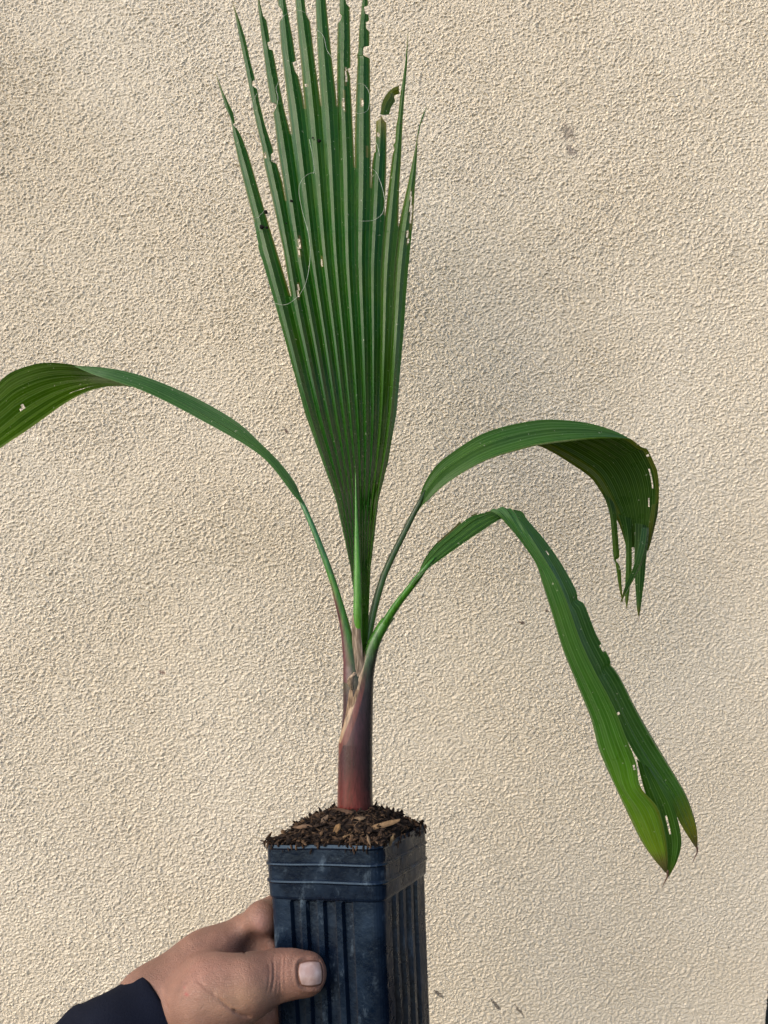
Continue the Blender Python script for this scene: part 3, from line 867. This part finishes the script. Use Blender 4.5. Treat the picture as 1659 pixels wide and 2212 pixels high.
u1 = sheet('leaf_underside', top2, low, M_leaf2, left_leaf, 7, 0.28, -0.06, 120, Uc,
           holes=[(0.80, 0.462, 0.022, 0.030), (0.62, 0.62, 0.016, 0.010), (0.60, 0.735, 0.02, 0.010), (0.64, 0.72, 0.012, 0.012)], wob=0.10)
tube('petiole', [(728, 1288, .4725, 7.2), (723, 1268, .473, 7.5), (705, 1215, .475, 7.0), (676, 1140, .479, 6.0), (654, 1090, .483, 5.2), (640, 1062, .486, 3.6), (620, 1028, .488, 1.4)],
     M_stem, left_leaf, 60, 14, lambda v, a: mixc(mixc(BRGREEN, (0.03, 0.12, 0.035), min(1, v*2.5)), (0.07, 0.02, 0.025), max(0, -math.cos(a)+0.15)*max(0, 0.25-v)*4.5))

# ---- right upper arching leaf
T2 = [(890,1116,.497),(902,1093,.500),(915,1048,.504),(944,1004,.508),(989,969,.513),(1038,939,.518),(1098,919,.523),(1167,907,.527),(1226,908,.530),(1276,915,.532),(1325,930,.533),(1362,948,.532)]
F2 = [(894,1118,.4955),(912,1092,.497),(925,1080,.494),(959,1048,.491),(1009,1014,.489),(1058,989,.489),(1122,969,.491),(1172,957,.494),(1246,948,.500),(1305,944,.510),(1345,946,.523),(1364,949,.531)]
def R1c(q, v):
    c = mixc((0.045, 0.125, 0.018), (0.04, 0.11, 0.022), v)
    return mixc(c, (0.12, 0.22, 0.05), 0.5 if q > 0.97 else 0)
r1 = sheet('leaf', T2, F2, M_leaf2, palm, 6, 1.1, 0.05, 110, R1c)
tag(r1, 'upper right arching leaf, its dark underside and frayed tips hanging down')
OUT = [(1098,925,.525),(1167,912,.530),(1226,910,.533),(1276,917,.535),(1325,932,.537),(1360,947,.539),(1378,960,.541),(1389,968,.543),(1398,970,.5435),(1407,986,.546),(1413,999,.5475),(1421,1019,.550),(1425,1058,.555),(1421,1108,.560),(1409,1160,.565),(1401,1190,.568)]
INN = [(1060,965,.512),(1120,958,.520),(1162,963,.530),(1197,979,.540),(1236,1004,.548),(1276,1033,.554),(1295,1058,.557),(1311,1085,.560),(1325,1108,.563),(1340,1140,.566),(1352,1180,.568)]
def R1u(q, v):
    c = mixc((0.030, 0.062, 0.009), (0.018, 0.055, 0.009), v)
    if q < 0.14: c = mixc(c, (0.10, 0.11, 0.018), 0.6)
    if q > 0.93: c = mixc(c, (0.12, 0.12, 0.02), 0.7)
    return c
u2 = sheet('leaf_underside', INN, OUT, M_leaf2, r1, 8, 0.38, -0.10, 110, R1u,
           holes=[(0.885, 0.70, 0.011, 0.040), (0.81, 0.80, 0.011, 0.028), (0.955, 0.60, 0.016, 0.008), (0.42, 0.955, 0.010, 0.04)], wob=0.06)
def fing(A, B, c0, c1, lab=None, amp=0.5, holes=(), tipc=(0.16, 0.13, 0.04)):
    def cf(q, v):
        c = mixc(c0, c1, v)
        return mixc(c, tipc, max(0, v-0.82)/0.18)
    o = sheet('leaf_segment', A, B, M_leaf2, r1, 1, amp, 0, 50, cf, holes=holes)
    return o
DG = (0.022, 0.065, 0.012)
fing([(1300,1062,.559),(1311,1090,.561),(1318,1118,.563),(1321.5,1155,.565),(1325,1203,.568),(1329,1216,.569),(1331,1228,.569),(1337,1268,.571),(1344,1300,.572)],
     [(1325,1085,.560),(1331,1111,.561),(1334,1145,.563),(1336,1175,.565),(1338,1203,.567),(1330.5,1210,.568),(1340,1226,.568),(1343,1264,.570),(1345.5,1300,.572)], DG, (0.08, 0.13, 0.02))
fing([(1335,1110,.562),(1343,1135,.563),(1351,1175,.564),(1352,1220,.565),(1350,1286,.567),(1353.5,1316,.568)],
     [(1362,1120,.562),(1364,1150,.563),(1365,1185,.563),(1364.5,1230,.564),(1360,1275,.566),(1354.5,1317,.568)], DG, (0.05, 0.12, 0.025))
fing([(1372,1130,.561),(1371,1180,.562),(1370,1225,.563),(1372,1260,.564),(1374,1290,.565),(1376,1317,.565),(1379,1332,.566)],
     [(1397,1135,.562),(1399,1165,.562),(1396,1205,.562),(1392,1253,.562),(1387,1290,.564),(1384,1315,.565),(1380.5,1333,.566)], (0.02, 0.06, 0.015), (0.03, 0.09, 0.035))
fing([(1386,1140,.553),(1382,1168,.551),(1377,1190,.550),(1369,1222,.549),(1352,1262,.549),(1346,1280,.550),(1340,1301,.551)],
     [(1402,1140,.556),(1401,1160,.555),(1398,1185,.554),(1391,1209,.553),(1375,1241,.553),(1360,1268,.553),(1342,1301,.552)], (0.03, 0.08, 0.025), (0.04, 0.10, 0.04))
fing([(1408,1090,.5585),(1404,1115,.560),(1400,1144,.562),(1400,1160,.564),(1401.5,1176,.565)],
     [(1423,1085,.558),(1420,1112,.5605),(1414,1140,.563),(1409,1160,.565),(1402.5,1177,.566)], (0.08, 0.10, 0.015), (0.14, 0.10, 0.02))
tube('petiole', [(789, 1430, .4705, 9), (795, 1380, .474, 8.6), (803, 1338, .478, 8.2), (813, 1296, .481, 7.8), (828, 1247, .485, 7.4), (846, 1205, .489, 7.0), (867, 1163, .493, 6.6), (890, 1117, .497, 6.2), (905, 1088, .4985, 5.6), (918, 1060, .502, 2.5)],
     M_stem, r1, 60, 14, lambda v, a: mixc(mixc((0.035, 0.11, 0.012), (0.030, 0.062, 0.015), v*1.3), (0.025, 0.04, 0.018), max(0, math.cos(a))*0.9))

# ---- right lower leaf, creased over and hanging
A3 = [(888,1262,.4555),(903,1240,.456),(915,1211,.461),(939,1177,.467),(974,1145,.474),(999,1122,.479),(1016,1113,.482),(1038,1107,.486),(1068,1103,.492),(1100,1101,.498)]
B3 = [(892,1265,.4545),(914,1239,.453),(930,1224,.456),(950,1210,.459),(989,1182,.463),(1033,1152,.469),(1063,1132,.474),(1082,1121,.478),(1108,1112,.486),(1124,1108,.492)]
def R2c(q, v):
    c = mixc((0.03, 0.10, 0.012), (0.018, 0.065, 0.010), v)
    if q < 0.1 and v > 0.35: c = (0.14, 0.11, 0.05)
    return c
r2 = sheet('leaf', A3, B3, M_leaf2, palm, 6, 0.75, -0.05, 80, R2c, holes=[(0.04, 0.62, 0.07, 0.05), (0.05, 0.76, 0.06, 0.04)])
tag(r2, 'lower right leaf creased over its middle, the long end hanging down')
def hang(q, v, side=0):
    c = interp([(0, (0.045, 0.13, 0.045)), (0.35, (0.035, 0.115, 0.028)), (0.6, (0.042, 0.135, 0.022)), (0.78, (0.10, 0.23, 0.018)), (0.93, (0.17, 0.25, 0.02)), (0.965, (0.14, 0.11, 0.04)), (1, (0.06, 0.035, 0.025))], v)
    if q < 0.05 or q > 0.95: c = mixc(c, (0.18, 0.15, 0.04) if v > 0.75 else (0.09, 0.17, 0.05), 0.55)
    return c
HL = [(1058, 1103, 0.478),(1075, 1112, 0.4763),(1098, 1137, 0.4767),(1127, 1172, 0.478),(1157, 1216, 0.477),(1172, 1261, 0.477),(1192, 1325, 0.478),(1216, 1404, 0.479),(1246, 1478, 0.481),(1276, 1552, 0.484),(1295, 1622, 0.486),(1325, 1691, 0.489),(1355, 1755, 0.491),(1384, 1814, 0.4907),(1410, 1853, 0.4893),(1436, 1884, 0.488)]
HR = [(1108, 1102, 0.484),(1120, 1118, 0.4788),(1140, 1150, 0.4735),(1172, 1200, 0.4703),(1205, 1255, 0.469),(1228, 1310, 0.469),(1252, 1380, 0.47),(1282, 1445, 0.471),(1312, 1500, 0.472),(1335, 1548, 0.473),(1352, 1592, 0.474),(1373, 1645, 0.476),(1384, 1700, 0.477),(1420, 1745, 0.4793),(1436, 1800, 0.4825),(1442, 1850, 0.4858),(1441, 1886, 0.488)]
h1_ = sheet('leaf_segment', HL, HR, M_leaf2, r2, 3, 0.45, 0.10, 160, hang, wob=0.03,
            holes=[(0.62, 0.475, 0.016, 0.008), (0.92, 0.70, 0.02, 0.006)])
h1_['label'] = 'broad bright green front half of the hanging leaf'
def hang2(q, v):
    c = interp([(0, (0.04, 0.12, 0.03)), (0.5, (0.028, 0.095, 0.018)), (0.85, (0.045, 0.13, 0.02)), (0.94, (0.15, 0.15, 0.02)), (1, (0.10, 0.04, 0.025))], v)
    if q > 0.95: c = mixc(c, (0.14, 0.10, 0.03), 0.6)
    return c
GL = [(1092,1103,.486),(1125,1130,.482),(1160,1180,.480),(1195,1240,.479),(1225,1310,.480),(1255,1390,.481),(1285,1455,.483),(1318,1520,.485),(1350,1590,.487),(1378,1640,.489),(1414,1688,.491),(1444,1725,.493),(1468,1775,.495),(1490,1812,.497),(1505,1834,.498)]
GR = [(1115, 1102, 0.49),(1129, 1106, 0.4922),(1142, 1127, 0.4944),(1172, 1162, 0.4965),(1201, 1201, 0.4987),(1226, 1241, 0.5),(1244, 1275, 0.5),(1247, 1294, 0.5),(1261, 1303, 0.501),(1272, 1330, 0.501),(1285, 1365, 0.502),(1300, 1392, 0.503),(1317, 1422, 0.504),(1316, 1432, 0.504),(1330, 1448, 0.505),(1345, 1473, 0.506),(1379, 1538, 0.507),(1419, 1607, 0.509),(1453, 1666, 0.5087),(1483, 1720, 0.5065),(1503, 1780, 0.5044),(1507, 1819, 0.5022),(1506, 1834, 0.499)]
h2_ = sheet('leaf_segment', GL, GR, M_leaf2, r2, 3, 0.5, -0.03, 160, hang2, wob=0.03, holes=[(0.42, 0.145, 0.035, 0.006), (0.80, 0.425, 0.018, 0.012), (0.10, 0.58, 0.018, 0.010)])
h2_['label'] = 'narrower darker rear half of the hanging leaf'
h3_ = sheet('leaf_segment', [(1375,1640,.487),(1390,1700,.488),(1410,1760,.489),(1425,1820,.490),(1436,1870,.491),(1443,1893,.491)],
            [(1405,1660,.488),(1439,1711,.489),(1458,1750,.490),(1472,1814,.491),(1463,1859,.491),(1445,1894,.491)], M_leaf2, r2, 2, 0.5, 0, 60,
            lambda q, v: mixc(mixc((0.03, 0.095, 0.018), (0.05, 0.13, 0.02), v), (0.12, 0.12, 0.02), max(0, v-.85)*4), holes=[(0.45, 0.55, 0.02, 0.09)])
tube('dry_tip', [(1441, 1880, .488, 3.5), (1442, 1893, .489, 1.8), (1436, 1905, .489, 1.2), (1430, 1918, .489, 0.4)], M_dry, r2, 14, 6, lambda v, a: (0.12, 0.07, 0.05), 0.6)
tube('dry_tip', [(1506, 1830, .4985, 2.2), (1506, 1841, .499, 1.4), (1501, 1852, .499, 1.0), (1496, 1864, .499, 0.4)], M_dry, r2, 14, 6, lambda v, a: (0.11, 0.06, 0.05), 0.6)
tube('dry_tip', [(1380, 1328, .566, 1.0), (1380, 1340, .566, 0.7), (1379, 1349, .566, 0.3)], M_dry, r1, 10, 6, lambda v, a: (0.25, 0.2, 0.16), 0.6)
tube('petiole', [(821, 1364, .4690, 8.6), (832, 1345, .4685, 9.0), (857, 1307, .465, 8.4), (885, 1271, .460, 7.6), (906, 1244, .457, 6.8), (922, 1223, .457, 4.5), (940, 1203, .46, 1.5)],
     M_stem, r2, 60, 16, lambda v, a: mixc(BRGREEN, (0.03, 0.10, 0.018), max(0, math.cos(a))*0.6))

# ------------------------------------------------------------------ hand
def seg_d(p, a, b, ra, rb):
    a = np.array(a, dtype=np.float32); b = np.array(b, dtype=np.float32)
    ab = b-a; t_ = np.clip(((p-a)@ab)/float(ab@ab), 0, 1)
    return np.linalg.norm(p-(a+t_[..., None]*ab), axis=-1)-(ra+(rb-ra)*t_)
def smin(a, b, k):
    h = np.clip(0.5+0.5*(b-a)/k, 0, 1); return b*(1-h)+a*h-k*h*(1-h)
W_ = lambda x, y, d: tuple(P(x, y, d))
TH = pot_depth(640, 2105)          # depth of the pot's front face under the thumb
def hand_sdf(p):
    # arm, wrist and back of the hand
    d = seg_d(p, W_(200, 2340, .398), W_(330, 2182, .405), .020, .0185)
    d = smin(d, seg_d(p, W_(330, 2178, .405), W_(440, 2094, .420), .0185, .0172), .016)
    d = smin(d, seg_d(p, W_(440, 2092, .420), W_(522, 2030, .432), .0172, .0128), .012)
    # ball of the thumb
    d = smin(d, seg_d(p, W_(345, 2205, .404), W_(455, 2160, .390), .0170, .0188), .014)
    d = smin(d, seg_d(p, W_(455, 2160, .390), W_(535, 2132, .388), .0190, .0150), .010)
    # palm towards the other fingers
    d = smin(d, seg_d(p, W_(385, 2215, .415), W_(500, 2130, .440), .016, .0155), .014)
    d = smin(d, seg_d(p, W_(400, 2240, .418), W_(490, 2215, .440), .016, .0150), .014)
    d = smin(d, seg_d(p, W_(405, 2255, .418), W_(490, 2290, .438), .016, .0140), .014)
    # thumb, two phalanges
    t1 = seg_d(p, W_(490, 2146, .390), W_(596, 2108, TH-.0100), .0165, .0119)
    t2 = seg_d(p, W_(596, 2108, TH-.0100), W_(628, 2104, TH-.0095), .0117, .0110)
    t2 = smin(t2, seg_d(p, W_(628, 2104, TH-.0095), W_(662, 2104, TH-.0088), .0112, .0108), .004)
    d = smin(d, smin(t1, t2, .004), .006)
    # four fingers curl behind the pot
    def finger(y0, y1, y2, r, dx=0):
        f = seg_d(p, W_(530+dx, y0, .433), Lp(0.010, y1), r*1.22, r*1.05)
        f = smin(f, seg_d(p, Lp(0.010, y1), Lp(0.042, y1+y2), r*1.05, r*0.96), .004)
        f = smin(f, seg_d(p, Lp(0.042, y1+y2), Lp(0.060, y1+y2*1.4), r*0.96, r*0.86), .004)
        return f
    def Lp(b, h):                    # just off the pot's left side face: b along it, h height below the rim
        q = pot_pt(S*(1-max(0, -h)/0.222*0.085)+0.0092, b, h); return tuple(q)
    d = smin(d, finger(2023, -0.042, 0.003, .0090), .0035)
    d = smin(d, finger(2100, -0.062, 0.0, .0102, -5), .0035)
    d = smin(d, finger(2190, -0.088, 0.0, .0095, -15), .0035)
    d = smin(d, finger(2270, -0.107, 0.0, .0082, -25), .0035)
    # hollow of the web between thumb and first finger
    hl = seg_d(p, W_(520, 2040, .408), W_(548, 2052, .418), .0070, .0080)
    d = -smin(-d, hl, .006)
    return d
def surf_nets(f, lo, hi, h):
    n = [int(math.ceil((b-a)/h))+1 for a, b in zip(lo, hi)]
    ax = [lo[i]+h*np.arange(n[i], dtype=np.float32) for i in range(3)]
    D = np.empty(n, dtype=np.float32)
    for i, x in enumerate(ax[0]):
        Y, Z = np.meshgrid(ax[1], ax[2], indexing='ij')
        D[i] = f(np.stack([np.full_like(Y, x), Y, Z], -1).astype(np.float32))
    s = D < 0
    c = np.zeros([k-1 for k in n], dtype=np.int32)
    for dx in (0, 1):
        for dy in (0, 1):
            for dz in (0, 1): c += s[dx:n[0]-1+dx, dy:n[1]-1+dy, dz:n[2]-1+dz]
    act = (c > 0) & (c < 8)
    idx = -np.ones(act.shape, dtype=np.int64); ii = np.argwhere(act); idx[act] = np.arange(len(ii))
    acc = np.zeros((len(ii), 3)); cnt = np.zeros(len(ii))
    cor = [(0,0,0),(1,0,0),(0,1,0),(1,1,0),(0,0,1),(1,0,1),(0,1,1),(1,1,1)]
    for a in range(8):
        for b in range(a+1, 8):
            A, B = np.array(cor[a]), np.array(cor[b])
            if np.abs(A-B).sum() != 1: continue
            va = D[tuple((ii+A).T)]; vb = D[tuple((ii+B).T)]
            m = (va < 0) != (vb < 0); t_ = va/(va-vb+1e-12)
            pt = A+(B-A)*t_[:, None]; acc[m] += pt[m]; cnt[m] += 1
    V = (ii+acc/cnt[:, None])*h+np.array(lo)
    faces = []
    for axn in range(3):
        o1, o2 = [k for k in range(3) if k != axn]
        sl0 = [slice(None)]*3; sl1 = [slice(None)]*3
        sl0[axn] = slice(0, -1); sl1[axn] = slice(1, None)
        ed = s[tuple(sl0)] != s[tuple(sl1)]
        e = np.argwhere(ed)
        ok = (e[:, o1] > 0) & (e[:, o2] > 0) & (e[:, o1] < n[o1]-1) & (e[:, o2] < n[o2]-1)
        e = e[ok]; u1 = np.zeros(3, int); u1[o1] = 1; u2 = np.zeros(3, int); u2[o2] = 1
        q = [idx[tuple(k.T)] for k in (e-u1-u2, e-u2, e, e-u1)]
        q = np.stack(q, -1)
        fl = s[tuple(e.T)]
        if axn == 1: fl = ~fl
        q[~fl] = q[~fl][:, ::-1]
        faces.append(q)
    F = np.concatenate(faces); F = F[(F >= 0).all(1)]
    return V, F
def build_hand():
    lo = tuple(P(90, 2212, .372)-Vector((0.06, 0, 0))); 
    V, F = surf_nets(hand_sdf, (-0.22, 0.33, -0.345), (-0.015, 0.505, -0.19), 0.0013)
    me = bpy.data.meshes.new('hand'); me.from_pydata(V.tolist(), [], F.tolist()); me.update()
    o = bpy.data.objects.new('hand', me); col.objects.link(o)
    sub = o.modifiers.new('s', 'SUBSURF'); sub.levels = 1; sub.render_levels = 1
    dg = bpy.context.evaluated_depsgraph_get(); me2 = bpy.data.meshes.new_from_object(o.evaluated_get(dg))
    bpy.data.objects.remove(o); 
    n = len(me2.vertices); co = np.empty(n*3, dtype=np.float32); me2.vertices.foreach_get('co', co); co = co.reshape(-1, 3)
    nr = np.empty(n*3, dtype=np.float32); me2.vertices.foreach_get('normal', nr); nr = nr.reshape(-1, 3)
    X = co[:, 0]/co[:, 1]*FPX+829.5; Y = 1106-co[:, 2]/co[:, 1]*FPX
    disp = np.zeros(n)
    def line(x0, y0, x1, y1, wd, dep, curv=0.0):
        """a skin crease between two places on the camera side of the hand"""
        dx, dy = x1-x0, y1-y0; L = math.hypot(dx, dy)
        t_ = ((X-x0)*dx+(Y-y0)*dy)/L/L
        dd = ((X-x0)*-dy+(Y-y0)*dx)/L - curv*4*t_*(1-t_)
        k = np.exp(-(dd/wd)**2)*np.clip(np.minimum(t_, 1-t_)*5, 0, 1)*(co[:, 1] < 0.415)
        return -dep*2.3*k
    for a in [(589, 2066, 585, 2148, 2.2, .00035, -5), (598, 2066, 596, 2150, 1.8, .00020, -3), (608, 2062, 607, 2150, 2.2, .00028, 2), (617, 2060, 618, 2145, 1.8, .00016, 3),
              (579, 2072, 574, 2150, 2, .00014, -5), (500, 2180, 545, 2198, 3, .0007, 5), (470, 2150, 520, 2190, 3, .00035, 6), (455, 2140, 500, 2176, 3, .00022, 5),
              (520, 2015, 545, 2050, 2.5, .0006, -4), (512, 2020, 532, 2062, 2.2, .0005, 3), (535, 2005, 556, 2052, 2.5, .0006, -6), (545, 1985, 572, 2020, 2, .00025, 2),
              (330, 2140, 350, 2200, 3, .0003, 2), (345, 2130, 368, 2190, 3, .0002, 2), (420, 2110, 470, 2150, 4, .0002, 3)]:
        disp += line(*a)
    # nail bed fold
    ca, sa = math.cos(R(-4)), math.sin(R(-4)); qx = (X-671)*ca+(Y-2103)*sa; qy = -(X-671)*sa+(Y-2103)*ca
    rr = (np.abs(qx/28.5)**3.2+np.abs(qy/31.0)**3.2)**(1/3.2)
    fr_ = co[:, 1] < 0.40
    disp += -0.0007*np.exp(-((rr-0.98)/0.07)**2)*fr_*(qx < 22)+0.0005*np.exp(-((rr-1.2)/0.10)**2)*fr_*(qx < 18)
    disp += -0.0006*(rr < 0.95)*fr_
    # tendons and gentle unevenness
    nz = np.array([mnoise.noise(Vector((p[0]*70, p[1]*70, p[2]*70)))*0.0004+mnoise.noise(Vector((p[0]*220, p[1]*220, p[2]*220)))*0.00012 for p in co.tolist()])
    co2 = co+nr*(disp+nz)[:, None]
    me2.vertices.foreach_set('co', co2.astype(np.float32).ravel())
    me2.polygons.foreach_set('use_smooth', [True]*len(me2.polygons)); 
    # skin colour: tan, redder knuckles, dirt near the first finger, shade painted in the web
    cols = 0.84*np.tile(np.array([0.27, 0.150, 0.105]), (n, 1))
    def blob(x, y, rx, ry, c, amt, rot=0):
        cr, sr = math.cos(R(rot)), math.sin(R(rot))
        ax_ = ((X-x)*cr+(Y-y)*sr)/rx; ay_ = (-(X-x)*sr+(Y-y)*cr)/ry
        k = np.clip(np.exp(-(ax_**2+ay_**2))*amt, 0, 1)[:, None]
        cols[:] = cols*(1-k)+np.array(c)*k
    blob(430, 2090, 80, 40, (0.33, 0.175, 0.13), 0.6, -30)
    blob(520, 2160, 90, 35, (0.35, 0.22, 0.135), 0.7, -10)
    blob(610, 2105, 30, 50, (0.29, 0.155, 0.11), 0.6)
    blob(690, 2110, 22, 45, (0.36, 0.18, 0.12), 0.5)
    blob(530, 2042, 24, 28, (0.10, 0.065, 0.05), 0.85)  # painted shade in the hollow between thumb and first finger
    blob(590, 2030, 26, 30, (0.10, 0.055, 0.042), 0.8)  # dirt and painted shade in the gap beside the pot
    blob(560, 2000, 14, 25, (0.40, 0.23, 0.20), 0.4)
    blob(604, 2150, 10, 8, (0.15, 0.09, 0.06), 0.6)
    blob(498, 2183, 40, 4, (0.28, 0.16, 0.11), 0.4, 25)
    blob(403, 2148, 4.5, 3.2, (0.30, 0.06, 0.06), 0.85, 30)
    blob(398, 2133, 3, 2.5, (0.33, 0.10, 0.09), 0.6)
    blob(426, 2032, 4, 2.5, (0.25, 0.13, 0.10), 0.6)
    blob(600, 2200, 60, 30, (0.24, 0.12, 0.085), 0.7)
    cols *= np.array([0.92, 0.86, 0.86])
    ca_ = me2.color_attributes.new('Col', 'FLOAT_COLOR', 'POINT')
    c4 = np.ones((n, 4), dtype=np.float32); c4[:, :3] = cols; ca_.data.foreach_set('color', c4.ravel())
    m, t, bs, out = new_mat('skin')
    at = t.nodes.new('ShaderNodeAttribute'); at.attribute_name = 'Col'; ov = objvec(t)
    mot = noise_n(t, ov, 60, 5, 0.65)
    c = mixrgb(t, 1.0, at.outputs['Color'], maprange(t, mot, 0.3, 0.7, 0.76, 1.2), 'MULTIPLY')
    c = mixrgb(t, maprange(t, noise_n(t, ov, 140, 4, 0.7), 0.55, 0.75, 0, 0.45), c, (0.16, 0.075, 0.05))
    t.links.new(c, bs.inputs['Base Color']); bs.inputs['Roughness'].default_value = 0.52
    bs.inputs['Specular IOR Level'].default_value = 0.4
    bs.inputs['Subsurface Weight'].default_value = 0.12; bs.inputs['Subsurface Radius'].default_value = (0.006, 0.0022, 0.0012)
    bs.inputs['Subsurface Scale'].default_value = 0.6
    vo = t.nodes.new('ShaderNodeTexVoronoi'); vo.feature = 'DISTANCE_TO_EDGE'; vo.inputs['Scale'].default_value = 850; 
    mp = t.nodes.new('ShaderNodeMapping'); mp.inputs['Rotation'].default_value = (0, R(30), 0); mp.inputs['Scale'].default_value = (0.55, 1, 1.25)
    t.links.new(ov, mp.inputs[0]); t.links.new(mp.outputs[0], vo.inputs['Vector'])
    hgt = math_n(t, 'ADD', maprange(t, vo.outputs['Distance'], 0, 0.12), math_n(t, 'MULTIPLY', noise_n(t, mp.outputs[0], 260, 5, 0.65), 2.2))
    bump(t, bs, hgt, 0.6, 0.00028)
    me2.materials.clear(); me2.materials.append(m)
    root = empty('person', P(330, 2180, .405))
    tag(root, 'person in a dark navy sleeve gripping the black pot with one hand', 'person')
    ho = bpy.data.objects.new('hand', me2); col.objects.link(ho); setparent(ho, root)
    # thumb nail laid on the surface
    mn, t, bs, _ = new_mat('nail')
    ov = objvec(t)
    c = mixrgb(t, maprange(t, noise_n(t, ov, 300, 3), 0.4, 0.7), (0.36, 0.245, 0.215), (0.47, 0.35, 0.32))
    at = t.nodes.new('ShaderNodeAttribute'); at.attribute_name = 'Col'
    c = mixrgb(t, 1.0, c, at.outputs['Color'], 'MULTIPLY')
    t.links.new(c, bs.inputs['Base Color']); bs.inputs['Roughness'].default_value = 0.22; bs.inputs['Specular IOR Level'].default_value = 0.6
    bump(t, bs, noise_n(t, ov, 500, 2), 0.15, 0.0002)
    vs, cs = [], []; nu, nv = 26, 22
    for i in range(nu):
        for j in range(nv):
            a = i/(nu-1)*2-1; b = j/(nv-1)*2-1
            # squircle outline
            ex_ = a*math.sqrt(1-0.36*b*b); ey_ = b*math.sqrt(1-0.30*a*a)
            qx_ = 671+(ex_*27.5)*math.cos(R(-4))-(ey_*29.5)*math.sin(R(-4)); qy_ = 2103+(ex_*27.5)*math.sin(R(-4))+(ey_*29.5)*math.cos(R(-4))
            lo_, hi_ = 0.33, TH-.008
            ray = np.array(P(qx_, qy_, 1.0), dtype=np.float32)
            for _ in range(24):
                mi = (lo_+hi_)/2
                if hand_sdf((ray*mi)[None, :])[0] > 0: lo_ = mi
                else: hi_ = mi
            edge = max(abs(a), abs(b))
            lift = (0.00012+0.0007*(1-b*b)*(1-0.5*a*a)) if edge < 0.99 else -0.0006
            fl = TH-.0088-.0108   # flatten a bit
            dd = lo_-lift
            vs.append(tuple(ray*dd))
            k = 1.0
            cc = (1, 1, 1)
            if a > 0.80: cc = (1.05, 0.98, 0.85)
            if a < -0.72: cc = (1.12, 1.12, 1.1)
            if edge > 0.90: cc = (0.38, 0.27, 0.22)
            cs.append(cc)
    make('fingernail', vs, [f[::-1] for f in grid_faces(nu, nv)], mn, root, None, cs, smooth=True)
    # sleeve
    ms, t, bs, _ = new_mat('navy_sleeve_knit'); ov = objvec(t)
    n1 = noise_n(t, ov, 900, 3, 0.7); n2 = noise_n(t, ov, 40, 3)
    c = mixrgb(t, n2, (0.0035, 0.0045, 0.010), (0.006, 0.0085, 0.018))
    c = mixrgb(t, maprange(t, n1, 0.66, 0.76, 0, 0.35), c, (0.02, 0.02, 0.025))
    t.links.new(c, bs.inputs['Base Color']); bs.inputs['Roughness'].default_value = 0.95
    bs.inputs['Specular IOR Level'].default_value = 0.1
    bump(t, bs, n1, 0.7, 0.0006)
    c0 = P(372, 2212, .405); c1 = P(264, 2311, .389); c2 = P(-60, 2560, .375)
    ax_ = [c0+(c0-c1)*-t_/6 for t_ in range(0)] 
    line_ = spline([c0, c1, c2], 40)
    adir = (c0-c1).normalized(); vs = []
    sg = 72
    def ring(c, dirv, r, wav, i):
        s_ = dirv.cross(Vector((0, 1, 0))).normalized(); q_ = s_.cross(dirv).normalized(); out_ = []
        for j in range(sg):
            a = 2*math.pi*j/sg
            rr = r*(1+wav*mnoise.noise(Vector((math.cos(a)*1.3, math.sin(a)*1.3, i*0.14)))*2)
            out_.append(c+(s_*math.cos(a)+q_*math.sin(a))*rr)
        return out_
    rows = []
    dv = adir
    rows.append(ring(c0-adir*0.020, dv, .0315, 0.02, 0)); rows.append(ring(c0-adir*0.001, dv, .0323, 0.02, 0))
    rows.append(ring(c0+adir*0.0006, dv, .0333, 0.02, 0)); rows.append(ring(c0-adir*0.0008, dv, .0342, 0.02, 0))
    for i, c in enumerate(line_):
        if i == 0: continue
        rows.append(ring(c, dv, .0345+.0026*min(i, 9)/9+0.00005*i, 0.025+0.05*min(1, i/10), i))
    vs = [v for r_ in rows for v in r_]
    make('sleeve', vs, [f[::-1] for f in grid_faces(len(rows), sg, True)], ms, root, None, None, smooth=True)
build_hand()
